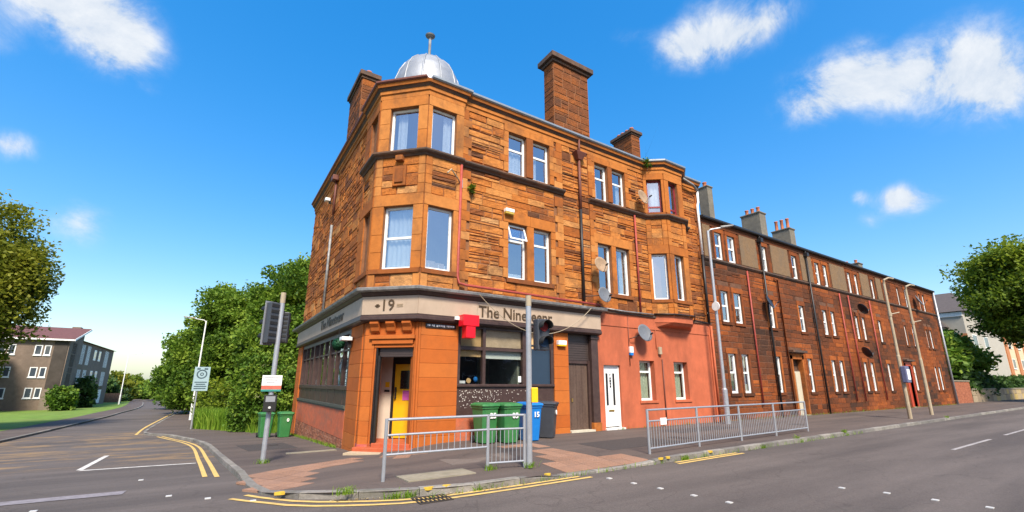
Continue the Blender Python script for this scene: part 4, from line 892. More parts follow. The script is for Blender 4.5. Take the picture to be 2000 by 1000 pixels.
mb = MB(); FS.box(mb, -24.35, -15.05, -2.0, -1.95, .9, 3.4); FS.box(mb, -24.4, -15.0, -2, -.2, .85, .9); FS.box(mb, -24.4, -15, -2, -.2, 3.4, 3.45); obj('shop_interior', mb, m_room, CB)
for i, y in enumerate((21.6, 21.0, 19.6, 19.0, 18.6)):
    z = 1.55; m = MB().lathe((0, 0, 0), [(.06, 0), (.075, .03), (.07, .16), (.05, .22)], 10); mb = MB(); mb.add([FS.p(-y+v[0], -.14+v[1], z+v[2]) for v in m.v], m.f); obj('candle_jar', mb, m_num if i % 2 else pmat('orange_jar', (.6, .25, .08), .5), CB)
mb = MB(); FS.box(mb, -24.4, -15.0, -.3, .06, -.06, .78); obj('red_plinth', mb, m_basered, CB)
mb = MB()
for r in range(17):
    z = -1.39+r*.078; a = -24.4+(r % 2)*.11
    while a < -15.0:
        FS.box(mb, a+.005, min(a+.215, -15.0), -.2, random.uniform(.05, .064), z, z+.068, random.random()); a += .225
o = obj('base_bricks', mb, m_brickred, CB); o['kind'] = 'stuff'
mb = MB(); FS.box(mb, -24.4, -15.0, -.3, .045, -1.5, -.07); obj('base_mortar', mb, m_mortar, CB)
# --- the painted ground floor
PH = [(12.06, 12.92, -.2, 2.3), (14.0, 14.88, .98, 2.52), (16.1, 17.0, .98, 2.52)]
wall(FM, 11.78, 18.97, -.3, 4.3, PH, CB, m_salmon, 'painted_wall', d=.02, thick=.34)
mb = MB(); FM.box(mb, 11.85, 18.97, .02, .045, 3.78, 4.28); o = obj('painted_band', mb, m_salmon, CB)
for (a0, a1, z0, z1) in PH[1:]: mb = MB(); FM.box(mb, a0-.08, a1+.1, -.1, .06, z0-.1, z0); obj('window_sill', mb, m_salmon, CB, bevel=.01)
mb = MB(); FM.box(mb, 18.72, 18.97, .02, .06, -.3, 4.3); obj('painted_quoin', mb, m_salmon, CB)
mb = MB(); FM.box(mb, 11.85, 18.97, -.1, .1, 4.28, 4.36); obj('ledge', mb, m_dark, CB)
mb = MB().sweep([(15.02, 12.3), (15.7, 11.78), (16.95, 11.78), (17.63, 12.3)], [(-.3, 3.98), (-.12, 3.98), (.0, 4.1), (.02, 4.36), (-.3, 4.4)]); o = obj('oriel_corbel', mb, m_salmon, CB)
mb = MB().prism([(15.0, 12.3), (15.72, 11.76), (16.93, 11.76), (17.65, 12.3), (17.4, 12.4), (15.3, 12.4)], 4.1, 4.4); obj('oriel_base', mb, m_salmon, CB)
m = MB(); m.add([(15.12, 12.3, 3.9), (17.53, 12.3, 3.9), (15.75, 11.88, 4.0), (16.9, 11.88, 4.0), (15.02, 12.3, 4.12), (17.63, 12.3, 4.12), (15.7, 11.78, 4.12), (16.95, 11.78, 4.12)], [(0, 2, 3, 1), (0, 4, 6, 2), (2, 6, 7, 3), (3, 7, 5, 1), (4, 5, 7, 6)]); obj('corbel_soffit', m, m_salmon, CB)
for a0, a1, z0, z1 in PH[1:]: window(FM, a0, a1, z0, z1, CB, d=-.2, style='top', split=.72, curtain=((0, 1, 0, 1),), fw_=.07, gl=m_glassd, cmat=pmat('sage_curtain', (.42, .47, .34), .9, var=.2, vscale=14))
mb = MB(); FM.box(mb, 12.1, 12.88, -.16, -.1, .1, 2.26); FM.box(mb, 12.06, 12.1, -.18, -.06, .0, 2.3); FM.box(mb, 12.88, 12.92, -.18, -.06, .0, 2.3); FM.box(mb, 12.1, 12.88, -.18, -.06, 2.26, 2.3); wd = obj('white_door', mb, m_white, CB, bevel=.008)
for a in (12.25, 12.6):
    mb = MB(); FM.box(mb, a, a+.1, -.1, -.088, .85, 2.0); obj('door_pane', mb, m_rubber, wd)
mb = MB()
for z, s in ((1.95, .03), (1.82, .05), (1.72, .06), (1.62, .045), (1.52, .05)): FM.box(mb, 12.47-s/2, 12.47+s/2, -.1, -.07, z-s*.7, z+s*.7)
obj('knocker', mb, m_rubber, wd); mb = MB(); FM.box(mb, 12.35, 12.62, -.1, -.085, .62, .69); obj('letter_plate', mb, MATS['brass'], wd); mb = MB(); FM.box(mb, 12.22, 12.74, -.1, -.092, .2, .5); obj('door_panel', mb, m_white, wd, bevel=.006)
mb = MB(); FM.box(mb, 12.02, 12.98, -.2, .1, -.2, .06); obj('door_step', mb, pmat('white_step', (.7, .68, .64), .8), CB)
pipe('conduit', [FM.p(13.45, .05, 4.25), FM.p(13.45, .05, 2.3)], .014, m_maroon, CB); pipe('conduit', [FM.p(15.05, .05, 4.0), FM.p(15.05, .05, 3.0)], .012, m_salmon, CB); pipe('conduit', [FM.p(15.35, .06, 2.6), FM.p(15.35, .06, .05)], .022, m_maroon, CB); pipe('cable_run', [FM.p(11.9, .14, 4.42), FM.p(13.2, .16, 4.38), FM.p(14.9, .15, 4.40)], .03, m_gut, CB); pipe('cable_run', [(15.0, 12.2, 4.44), (15.68, 11.66, 4.42), (16.97, 11.66, 4.44), (17.7, 12.2, 4.38), (18.8, 12.2, 4.3)], .03, m_black, CB)
pipe('downpipe', [FM.p(18.86, .12, 4.2), FM.p(18.86, .12, .0)], .05, m_salmon, CB)
# stones become parts: the 300 that show largest one by one, the rest joined
STONES.sort(key=lambda s: -s[0])
for ar, mb in STONES[:300]: obj('stone', mb, m_stone, CB)
rest = MB()
for ar, mb in STONES[300:]: rest.add(mb.v, mb.f); rest.t[-len(mb.f):] = mb.t
obj('stones', rest, m_stone, CB, kind='stuff')
print('stones', len(STONES))

# ------------------------------------------------------------------ the tenement row
TR = thing('tenement_row', (35, 12.4, 0), 'long three storey terrace of dark red sandstone flats beside the corner building', 'building')
FR = Frame((0, 12.34), (1, 0)); RX0, RX1 = 19.02, 52.75
ups = [(20.13, 20.75), (21.22, 21.9), (24.33, 25.0), (27.74, 28.36), (30.62, 31.22), (31.72, 32.28), (35.28, 35.78), (36.38, 36.88), (39.15, 39.65), (41.4, 41.88), (44.1, 44.52), (45.74, 46.4), (48.9, 49.3), (49.82, 50.36)]
grd = [(20.2, 20.82), (21.3, 21.92), (24.4, 24.94), (27.85, 28.38), (30.79, 31.3), (31.85, 32.4), (35.4, 35.88), (36.45, 37.0), (39.33, 39.85), (44.3, 44.9), (46.05, 46.7), (49.1, 49.65), (50.1, 50.7)]
RW = [(a, b, 1.2, 3.03) for a, b in grd]+[(a, b, 4.53, 6.06) for a, b in ups]+[(a, b, 7.66, 9.07) for a, b in ups]
DO = [(26.15, 27.2, .0, 2.95), (42.7, 43.75, .0, 2.95)]
wall(FR, RX0, RX1, -.3, 9.62, RW+DO, TR, m_rowmortar, thick=.35)
RS = []; rres = [(a-.02, b+.02, z0-.01, z1+.01) for a, b, z0, z1 in RW]+[(26.0, 27.36, -.3, 3.4), (42.55, 43.9, -.3, 3.4), (RX0, RX1, 7.42, 7.62)]
rb = [1.06, 1.2, 3.03, 3.3, 4.39, 4.53, 6.06, 6.3, 7.42, 7.62, 7.66, 9.07]
def row_piece(name, a0, a1, d1, z0, z1, tone): mb = MB(); FR.box(mb, a0+.003, a1-.003, -.24, d1, z0+.003, z1-.003, tone); return obj(name, mb, m_rowash, TR)
for a, b, z0, z1 in RW:
    row_piece('lintel', a-.16, b+.16, .035, z1, min(z1+.26, 9.3), random.uniform(.35, .85)); rres.append((a-.16, b+.16, z1, z1+.26))
    if z0 < 7: row_piece('sill', a-.12, b+.12, .07, z0-.14, z0, random.uniform(.05, .4)); rres.append((a-.12, b+.12, z0-.14, z0))
    for s0, s1 in ((a-.14, a), (b, b+.14)): row_piece('jamb_stone', s0, s1, .03, z0, z1, random.uniform(.3, .85)); rres.append((s0, s1, z0, z1))
# harled panels between the attic windows
edges = [RX0+.12]+[v for a, b in ups for v in (a-.3, b+.3)]+[RX1-.2]
for s, e in zip(edges[::2], edges[1::2]):
    if s < 20: e = min(e, 19.75)
    else: s, e = s+.12, e-.12
    if e-s > .3 and s < 41:
        mb = MB(); FR.box(mb, s, e, -.1, .05, 7.66, 9.3); obj('harled_panel', mb, m_harl, TR); rres.append((s, e, 7.62, 9.35))
for s in fill(RX0+.02, RX1-.02, -.2, 9.3, rres, rb, bh=(.26, .3), ln=(.5, 1.0), split=.08):
    c = FR.p((s[0]+s[1])/2, 0, (s[2]+s[3])/2)-CAM; ar = (s[1]-s[0])*(s[3]-s[2])*abs(c.normalized().dot(FR.n))/c.length_squared
    RS.append((ar, s))
RS.sort(key=lambda s: -s[0]); rest = MB()
def rtone(s):
    x, z = s[0], s[2]
    t = .37+.13*math.sin(x*.9+z*.7)+.12*math.sin(x*.37-z*1.3+1)+random.gauss(0, .09); return min(1, max(0, t))
for i, (ar, s) in enumerate(RS):
    if i < 300: obj('stone', rock(FR, *s, random.uniform(.008, .028), rtone(s)), m_row, TR)
    else:
        q = MB(); FR.box(q, s[0]+.005, s[1]-.005, -.02, random.uniform(.008, .022), s[2]+.005, s[3]-.005, rtone(s)); rest.add(q.v, q.f); rest.t[-6:] = q.t
obj('stones', rest, m_row, TR, kind='stuff'); print('row stones', len(RS))
obj('string_course', MB().sweep([(RX0, 12.34), (RX1, 12.34)], [(-.1, 7.44), (.04, 7.44), (.11, 7.52), (.11, 7.6), (-.1, 7.63)]), m_dark, TR)
obj('wall_head', MB().sweep([(RX0, 12.34), (RX1, 12.34)], [(-.3, 9.3), (.05, 9.3), (.07, 9.55), (-.3, 9.55)], .3), m_rowash, TR)
obj('gutter', MB().sweep([(RX0, 12.34), (RX1, 12.34)], [(-.1, 9.55), (.2, 9.55), (.24, 9.6), (.24, 9.68), (-.1, 9.7)]), m_black, TR)
mb = MB(); mb.add([(RX0, 12.2, 9.68), (RX1, 12.2, 9.68), (RX1, 16.5, 12.1), (RX0, 16.5, 12.1), (RX1, 21, 9.68), (RX0, 21, 9.68)], [(0, 1, 2, 3), (3, 2, 4, 5), (1, 4, 2), (0, 3, 5), (0, 5, 4, 1)]); obj('roof', mb, m_slate, TR)
mb = MB(); mb.box(RX1-.35, RX1, 12.66, 21, -.3, 9.68).box(RX0, RX1, 20.7, 21, -.3, 9.68); obj('rear_wall', mb, m_rowmortar, TR)
NP = 0
for i, (a, b, z0, z1) in enumerate(RW):
    near = a < 34; st = 'sash' if near or random.random() < .7 else 'top'
    cu = random.choice([((0, 1, 0, 1),), ((0, .4, 0, 1),), ((.6, 1, 0, 1),), (), ((0, 1, 0, .5),)])
    window(FR, a, b, z0, z1, TR, d=-.06, style=st, split=.52 if st == 'sash' else .72, curtain=cu, fw_=.085, deep=.4, gl=m_glass, cmat=random.choice([m_curt, m_curt, pmat('rose_curtain', (.3, .16, .18), .9)]))
for (a0, a1, z0, z1), dm, c2 in zip(DO, (pmat('cream_door', (.5, .46, .35), .6, var=.1), pmat('red_door', (.42, .06, .03), .5)), (m_rowash, pmat('red_door', (.42, .06, .03)))):
    mb = MB(); FR.box(mb, a0-.14, a0, -.2, .06, -.1, 3.15, .85); FR.box(mb, a1, a1+.14, -.2, .06, -.1, 3.15, .85); FR.box(mb, a0-.14, a1+.14, -.2, .06, 2.95, 3.25, .85); obj('door_surround', mb, c2, TR)
    mb = MB(); FR.box(mb, a0-.25, a1+.25, -.1, .28, 3.3, 3.42); FR.box(mb, a0-.18, a1+.18, -.1, .14, 3.25, 3.3); obj('door_hood', mb, m_dark, TR)
    mb = MB(); FR.box(mb, a0, a1, -.3, -.16, .02, 2.3); d = obj('door', mb, dm, TR); mb = MB(); FR.box(mb, a0, a1, -.3, -.18, 2.3, 2.38); FR.box(mb, a0, a1, -.32, -.28, 2.38, 2.95); obj('fanlight', mb, c2 if c2 is not m_rowash else m_dark, TR)
    mb = MB(); FR.box(mb, a0-.1, a1+.1, -.3, .1, -.2, .03); obj('door_step', mb, m_manh, TR)
    mb = MB(); FR.box(mb, a0+.46, a0+.52, -.16, -.145, .1, 2.2); obj('door_joint', mb, m_cream, d)
for x, m in ((24.2, m_black), (29.38, m_black)):
    pipe('downpipe', [FR.p(x, .14, 9.6), FR.p(x, .14, .0)], .055, m, TR); mb = MB(); FR.box(mb, x-.12, x+.12, .03, .28, 9.2, 9.42); obj('hopper', mb, m, TR)
for x in (22.62, 33.3, 34.6, 38.0): pipe('waste_pipe', [FR.p(x, .1, 7.35), FR.p(x, .1, .6)], .04, m_ironred, TR)
pipe('waste_pipe', [FR.p(25.3, .1, 7.3), FR.p(25.6, .1, 7.25), FR.p(25.65, .1, .1)], .04, m_rowash, TR)
pipe('downpipe', [FR.p(52.62, .14, 9.6), FR.p(52.62, .14, .0)], .08, m_galv, TR)
chimney(23.5, 24.0, 14.5, 15.1, 9.8, 13.2, TR, m_cem, .12, [(23.75, 14.8)], over=.05, stonework=False, capmat=m_cem)
chimney(30.2, 31.0, 15.0, 16.3, 9.8, 13.15, TR, m_cem, .14, [(30.6, 15.25), (30.6, 15.65), (30.6, 16.05)], over=.06, stonework=False, capmat=m_cem, ph=.45)
chimney(34.2, 34.95, 15.0, 16.25, 9.8, 12.75, TR, m_cem, .14, [(34.5, 15.2), (34.5, 15.6), (34.5, 16.0)], over=.06, stonework=False, capmat=m_cem, ph=.8)
chimney(45.2, 46.0, 14.8, 16.2, 9.8, 11.7, TR, m_cem, .12, [(45.6, 15.1), (45.6, 15.8)], over=.06, stonework=False, capmat=m_cem)
# ------------------------------------------------------------------ things fixed to the fronts
def dish(F, a, z, d, r, nrm, mat, label, mount=None, group='satellite dishes'):
    c = F.p(a, d, z); T = thing('satellite_dish', F.p(a, 0, z) if mount is None else mount, label, 'satellite dish', group)
    n = Vector(nrm).normalized(); q = Vector((0, 0, 1)).rotation_difference(n)
    m = MB(); k = 18; vs = []; rings = [(0, -.22), (.45, -.18), (.8, -.08), (1, 0)]
    for s, h in rings:
        for i in range(k): vs.append((s*r*math.cos(2*math.pi*i/k), s*r*math.sin(2*math.pi*i/k)*1.08, h*r))
    nb = len(vs); vs += [(x, y, zz-.012) for x, y, zz in vs]; fs = []
    for j in range(3):
        for i in range(k):
            i2 = (i+1) % k; fs.append((j*k+i, j*k+i2, (j+1)*k+i2, (j+1)*k+i)); fs.append((nb+j*k+i, nb+(j+1)*k+i, nb+(j+1)*k+i2, nb+j*k+i2))
    for i in range(k): fs.append((3*k+i, 3*k+(i+1) % k, nb+3*k+(i+1) % k, nb+3*k+i))
    m.add([c+q @ Vector(v) for v in vs], fs); obj('reflector', m, mat, T, smooth=True)
    tip = c+n*r*1.0-Vector((0, 0, r*.55)); obj('feed_arm', MB().tube([c+q @ Vector((0, -r*1.05, 0)), tip], .012, 6), m_grey, T)
    obj('receiver', MB().tube([tip-n*.04, tip+n*.09], .032, 8), m_rubber, T)
    w = F.p(a, .03, z) if mount is None else Vector(mount); b = c-n*r*.25
    obj('bracket', MB().tube([w, w+F.n*.12, b], .018, 6), m_steel, T)
dish(FM, 11.72, 6.0, .5, .3, (-.1, -.95, .25), m_dishl, 'brown mesh satellite dish level with the first floor windows beside the downpipe', FM.p(11.15, .14, 5.95))
dish(FM, 11.82, 4.85, .5, .29, (-.05, -.95, .25), m_dish, 'grey satellite dish just above the shop gutter end', FM.p(11.15, .14, 4.75))
dish(FM, 14.5, 9.45, .4, .33, (.1, -.95, .25), m_dishl, 'rusty brown satellite dish left of the crimson framed window')
dish(FM, 14.02, 3.58, .4, .34, (-.1, -.92, .3), m_dish, 'grey satellite dish on the salmon painted wall', FM.p(13.5, .05, 3.35))
dish(FR, 23.95, 5.8, .4, .36, (.2, -.9, .35), m_dishblk, 'black satellite dish beside the first downpipe of the terrace')
dish(FR, 35.2, 6.45, .6, .37, (.75, -.55, .4), m_dishblk, 'upper black satellite dish above a pair of first floor windows in the terrace')
dish(FR, 34.6, 3.6, .6, .37, (.75, -.55, .4), m_dishblk, 'lower black satellite dish between ground and first floor of the terrace')
dish(FR, 47.6, 8.3, .4, .45, (.1, -.9, .4), m_dish, 'pale grey satellite dish near the far end of the terrace')
def wallbox(name, F, a, z, w, h, d, mat, label, cat, lower=None, frac=.35):
    if lower is None: mb = MB(); F.box(mb, a-w/2, a+w/2, .03, .03+d, z-h/2, z+h/2); return tag(obj(name, mb, mat, bevel=.015), label, cat)
    T = thing(name, F.p(a, .04, z-h/2), label, cat)
    mb = MB(); F.box(mb, a-w/2, a+w/2, .03, .03+d, z-h/2+h*frac, z+h/2); obj('cover', mb, mat, T, bevel=.012); mb = MB(); F.box(mb, a-w/2, a+w/2, .03, .03+d*.95, z-h/2, z-h/2+h*frac-.003); obj('lower_cover', mb, lower, T, bevel=.012)
wallbox('alarm_box', FM, 7.82, 7.38, .34, .2, .17, m_num, 'white and ochre alarm box above the first floor window pair', 'alarm box', pmat('ochre_plastic', (.45, .32, .05), .5), .4)
wallbox('alarm_box', FM, 10.02, 2.98, .36, .2, .14, m_num, 'white and yellow alarm box on the pier beside the brown door', 'alarm box', m_yelbox, .25)
wallbox('alarm_box', FM, 13.52, 2.86, .17, .34, .1, m_num, 'white and blue alarm box on the salmon wall below a dish', 'alarm box', m_blue, .3)
wallbox('junction_box', FM, 15.22, 2.94, .16, .3, .1, m_cream, 'cream junction box on the salmon wall between two windows', 'junction box')
T = thing('wall_lamp', FS.p(-14.75, .1, 2.85), 'white wall lamp on the side pier next to a green ball', 'lamp'); mb = MB(); FS.box(mb, -14.95, -14.6, .09, .42, 2.92, 3.04); obj('lamp_head', mb, m_num, T, bevel=.02); mb = MB(); FS.box(mb, -14.85, -14.72, .09, .2, 2.7, 2.92); obj('lamp_bracket', mb, m_rubber, T)
T = thing('topiary_ball', FS.p(-15.5, .3, 2.6), 'dark green artificial topiary ball hanging by the side window', 'plant')
V = []; Q = []; cc = FS.p(-15.5, .32, 2.86)
for i in range(700):
    v = Vector((random.gauss(0, 1), random.gauss(0, 1), random.gauss(0, 1))).normalized(); p = cc+v*random.uniform(.15, .2); t = v.orthogonal().normalized()*.02; b = v.cross(t); k = len(V)
    V += [p-t-b, p+t-b+v*.02, p+t+b, p-t+b+v*.02]; Q.append((k, k+1, k+2, k+3))
np_mesh('leaves', V, Q, leafmat('artificial_leaf', [(0, (.005, .04, .02)), (1, (.015, .09, .04))], .1), T, tone=RNG.random(len(Q)), loc=cc); obj('chain', MB().tube([cc+Vector((0, 0, .15)), cc+Vector((0, 0, .5))], .008, 5), m_rubber, T)
T = thing('security_light', FS.p(-21.2, .05, 10.0), 'small white security light high on the side wall', 'lamp'); mb = MB(); FS.box(mb, -21.35, -21.1, .08, .3, 9.95, 10.1); obj('lamp_head', mb, m_num, T, bevel=.02); mb = MB(); FS.box(mb, -21.28, -21.18, .02, .12, 9.85, 9.97); obj('lamp_bracket', mb, m_rubber, T)
# red T sign
T = thing('pub_sign', FM.p(6.2, .25, 2.85), 'red T shaped pub sign hanging under the sign board', 'sign'); mb = MB(); FM.box(mb, 5.93, 6.45, .28, .62, 3.27, 3.6); FM.box(mb, 6.04, 6.34, .3, .6, 2.92, 3.27); obj('letter', mb, m_red, T, bevel=.01)
mb = MB(); FM.box(mb, 5.8, 5.93, .26, .34, 3.46, 3.56); obj('bracket', mb, m_num, T)
# street name plate with worn lettering
T = thing('street_name_plate', FM.p(5.45, .07, 3.25), 'narrow dark street name plate with worn white lettering under the sign board', 'sign'); mb = MB(); FM.box(mb, 4.98, 5.95, .055, .08, 3.2, 3.33); obj('plate', mb, m_black, T); mb = MB(); x = 5.03
while x < 5.9:
    w = random.uniform(.03, .06); FM.box(mb, x, x+w, .08, .084, 3.235+random.uniform(0, .02), 3.295); x += w+random.choice([.014, .014, .014, .05])
obj('lettering', mb, m_num, T, kind='stuff')
# swagged cable across the sign board
pts = []; A = FM.p(6.55, .42, 4.28); Bp = FM.p(11.2, .42, 4.3)
for i in range(25): t = i/24; p = A.lerp(Bp, t); p.z -= 4.4*(t*(1-t))*.98; pts.append(p)
tag(obj('cable', MB().tube(pts, .012, 5), m_cream), 'thin pale cable swagged across the front sign board', 'cable')
# old aerial bracket
T = thing('aerial_bracket', FM.p(5.6, .1, 8.0), 'bent pale aerial bracket on the wall near the red pipe', 'bracket'); obj('arm', MB().tube([FM.p(5.95, .1, 7.95), FM.p(5.7, .3, 8.05), FM.p(5.45, .42, 8.2), FM.p(5.3, .45, 8.02)], .025, 6), m_cream, T); obj('clamp', MB().tube([FM.p(5.98, .1, 7.8), FM.p(5.98, .1, 8.1)], .04, 6), m_galv, T)

# ------------------------------------------------------------------ leaves
def leafquads(P, size, flat=0, droop=0):
    n = len(P); nr = RNG.normal(size=(n, 3)); nr[:, 2] = np.abs(nr[:, 2])+flat; nr /= np.linalg.norm(nr, axis=1)[:, None]
    t = np.cross(nr, RNG.normal(size=(n, 3))); t /= np.linalg.norm(t, axis=1)[:, None]; b = np.cross(nr, t); s = size*RNG.uniform(.6, 1.3, (n, 1))
    t *= s*.5; b *= s*.85
    V = np.stack([P-b, P+t-nr*s*.12, P+b, P-t-nr*s*.12], 1).reshape(-1, 3); return V, np.arange(4*n).reshape(-1, 4)
def crown(lobes, clumps, per, size, spread, shell=.55, droop=0):
    """leaf positions and tones: clumps spread through ellipsoid lobes"""
    P = []; Tn = []; w = np.array([l[3]*l[4]+l[4]*l[5]+l[3]*l[5] for l in lobes]); w = w/w.sum()
    for l, k in zip(lobes, (w*clumps).astype(int)+1):
        d = RNG.normal(size=(k, 3)); d /= np.linalg.norm(d, axis=1)[:, None]; rad = shell+(1.04-shell)*RNG.random((k, 1))**.6; rad *= 1+.13*np.sin(d[:, :1]*5+l[0])*np.sin(d[:, 1:2]*6+l[1])
        C = np.array(l[:3])+d*rad*np.array(l[3:6]); ct = RNG.normal(.48, .22, k)+.2*d[:, 2]  # clumps toward a lobe's top are paler: light from above painted into tone
        off = np.clip(RNG.normal(size=(k, per, 3)), -1.7, 1.7)*spread*RNG.uniform(.6, 1.4, (k, 1, 1)); off[..., 2] *= .65
        if droop: off[..., 2] -= np.clip(np.abs(RNG.normal(size=(k, per))), 0, 2)*droop
        P.append((C[:, None]+off).reshape(-1, 3)); Tn.append((ct[:, None]+RNG.normal(0, .13, (k, per))).ravel())
    return np.concatenate(P), np.clip(np.concatenate(Tn), 0, 1)
def limbs(base, top, r, targets):
    mb = MB(); b = Vector(base); t = Vector(top); mb.tube([b-Vector((0, 0, .2)), b.lerp(t, .35)+Vector((.08, .05, 0)), b.lerp(t, .7), t], [r*1.25, r, r*.75, r*.4], 8)
    for q in targets:
        q = Vector(q); s = b.lerp(t, random.uniform(.35, .85)); m = s.lerp(q, .5)+Vector((0, 0, .3)); mb.tube([s, m, q], [r*.45, r*.28, r*.1], 6)
        for _ in range(3): e = m.lerp(q, random.random())+Vector((random.gauss(0, .8), random.gauss(0, .8), random.gauss(.2, .6))); mb.tube([m, e], [r*.18, r*.05], 5)
    return mb
def tree(name, base, lobes, clumps, per, size, spread, mat, label, cat='tree', r=.2, group=None, shell=.5, droop=0, nolimb=False, extra=None):
    bz = hz(base[0], base[1]) if len(base) == 2 else base[2]; base = (base[0], base[1], bz); T = thing(name, base, label, cat, group)
    tz = max(l[2]+l[5]*.4 for l in lobes); P, tn = crown(lobes, clumps, per, size, spread, shell, droop)
    P[:, 2] = np.maximum(P[:, 2], bz+.05)
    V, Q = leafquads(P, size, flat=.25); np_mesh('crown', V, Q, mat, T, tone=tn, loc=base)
    tg = [(l[0]+random.uniform(-.5, .5)*l[3], l[1]+random.uniform(-.5, .5)*l[4], l[2]+random.uniform(-.2, .5)*l[5]) for l in lobes for _ in range(2)]
    obj('trunk' if cat == 'tree' else 'stem', limbs(base, (base[0], base[1], tz), r, tg), m_bark, T, smooth=True)
    if extra: extra(T)
    return T
G = 'trees behind the corner building'
LS = dict(size=.17, spread=.36)
tree('leafy_tree', (5.4, 38), [(5.2, 38, 6.4, 3.2, 3.4, 4.6), (3.9, 37, 4.6, 2.5, 2.8, 3.6), (6.2, 39, 8.4, 2.6, 2.6, 2.9), (4.3, 36, 2.0, 2.6, 2.4, 2.6), (3.3, 38, 7.2, 1.5, 1.6, 1.9)], 330, 215, .17, .46, m_leaf, 'tallest green tree rising right behind the corner building', r=.22, group=G)
tree('leafy_tree', (2.2, 47.5), [(2.0, 48, 6.0, 3.4, 3.3, 4.2), (.5, 48, 7.6, 2.2, 2.2, 2.6), (3.2, 46.5, 3.4, 3.0, 2.6, 3.2), (.9, 46.6, 2.2, 2.6, 2.0, 2.8)], 290, 215, .18, .48, m_leaf, 'rounded green tree right of the white lamp post', r=.2, group=G)
tree('leafy_tree', (-.2, 56), [(-.2, 56, 4.8, 3.6, 3.2, 4.0), (-2.0, 56.5, 3.4, 2.6, 2.6, 3.2), (-.5, 54, 1.4, 2.8, 2.4, 2.6)], 230, 190, .2, .52, m_leaf, 'green tree behind the white lamp post', r=.2, group=G)
tree('leafy_tree', (-1.6, 70), [(-1.6, 70, 2.9, 3.6, 3.6, 4.2), (-3.4, 71, 1.6, 2.5, 3.0, 2.6)], 300, 80, .25, .5, m_leaf, 'farthest green tree overhanging the side street', r=.22, group=G)
tree('leafy_tree', (9, 50), [(9, 50, 5.5, 5, 4, 4.8), (5, 52, 4.0, 4, 4, 4.0)], 320, 80, .24, .5, m_leafd, 'darker green tree filling the gap behind the others', r=.25, group=G)
tree('bramble_bush', (1.2, 37), [(1.2, 37.5, .1, 1.6, 1.5, 1.5), (3.0, 36, .3, 1.8, 1.5, 1.8), (.4, 41, .2, 1.2, 1.5, 1.5)], 160, 60, .15, .25, m_leafd, 'dark low bramble bush under the trees behind the long grass', 'bush', r=.05)
def blossom(T):
    mb = MB()
    for i in range(9):
        c = Vector((random.uniform(1.9, 3.4), random.uniform(28.0, 28.6), random.uniform(.4, 2.8)))
        for k in range(14): p = c+Vector((random.gauss(0, .12), random.gauss(0, .1), random.gauss(0, .05))); mb.add([p+Vector(v) for v in ((-.04, 0, 0), (0, -.04, .02), (.04, 0, 0), (0, .04, .02))], [(0, 1, 2, 3)])
    obj('blossom', mb, m_flower, T)
tree('elder_shrub', (3.0, 29.6), [(2.9, 29.6, 1.1, 1.5, 1.4, 2.1), (3.6, 28.6, .5, 1.2, 1.1, 1.7), (2.2, 30, .2, 1.0, 1.2, 1.4)], 330, 70, .12, .22, m_leafy, 'elder shrub with cream blossom behind the green bins', 'shrub', r=.07, extra=blossom)
def blades(name, pts, h, mat, label, lean=.35, w=.022):
    n = len(pts); P = np.array(pts); a = RNG.uniform(0, 6.283, n); t = np.stack([np.cos(a), np.sin(a), 0*a], -1); hh = h*RNG.uniform(.5, 1.25, n); ln = RNG.normal(0, lean, (n, 2))
    tip = P+np.concatenate([ln*hh[:, None], hh[:, None]], -1); mid = P+np.concatenate([ln*hh[:, None]*.3, hh[:, None]*.6], -1)
    V = np.stack([P-t*w, P+t*w, mid+t*w*.8, mid-t*w*.8, tip+t*.002, tip-t*.002], 1).reshape(-1, 3); b = np.arange(n)*6
    Q = np.concatenate([np.stack([b, b+1, b+2, b+3], -1), np.stack([b+3, b+2, b+4, b+5], -1)]); o = np_mesh(name, V, Q, mat, tone=np.tile(RNG.random(n), 2), loc=tuple(P.mean(0))); return tag(o, label, 'grass', kind='stuff')
pts = []
while len(pts) < 9000:
    x, y = random.uniform(-.6, 3.4), random.uniform(26.2, 39); yb = 25.7+(3.75-x)/4.25*7.6
    if y < yb or random.random() < (y-yb)/14: continue
    pts.append((x, y, hz(x, y)))
blades('long_grass', pts, .95, m_grass, 'tall uncut grass along the back of the side pavement', .22, .03)
pts = []
for c in [(1.9, 7.45), (2.55, 7.22), (2.75, 7.18), (3.9, 7.02), (4.1, 7.05), (5.5, 7.75), (4.7, 7.95), (9.4, 7.1), (9.5, 7.12), (1.25, 12.6), (15.2, 7.3), (18.5, 7.35), (31, 7.7), (13, 7.2)]:
    for _ in range(60): x = c[0]+random.gauss(0, .07); y = c[1]+random.gauss(0, .03); pts.append((x, y, hz(x, y)+ROAD if y < 7.3 else hz(x, y)))
for _ in range(900): x = random.uniform(1.3, 20); y = 6.88+.024*x+random.uniform(-.04, .02) if x > 3 else 7.1; pts.append((x, y, hz(x, y)+ROAD)) if random.random() < .35 and x > 3 else None
for _ in range(700): y = random.uniform(15.2, 25); x = 3.5-abs(random.gauss(0, .05)); pts.append((x, y, hz(x, y)))
for _ in range(700): x = random.uniform(12.5, 52); pts.append((x, 12.2-abs(random.gauss(0, .04)), 0))
blades('weeds', pts, .1, m_grass, 'small weeds growing along the kerb and wall bottoms', .5, .006)
mb = MB()                                                # fallen leaves and grit in the gutter
for i in range(420):
    x = random.uniform(1.7, 6.0) if i < 300 else random.uniform(6, 14); y = (6.98+.024*x-abs(random.gauss(0, .07))) if x > 3 else 7.62-.27*(x-1.7)-abs(random.gauss(.02, .06)); s = random.uniform(.008, .024); z = hz(x, y)+ROAD+.012
    mb.add([(x-s, y, z), (x, y-s, z+.004), (x+s, y, z), (x, y+s, z+.005)], [(0, 1, 2, 3)], random.random())
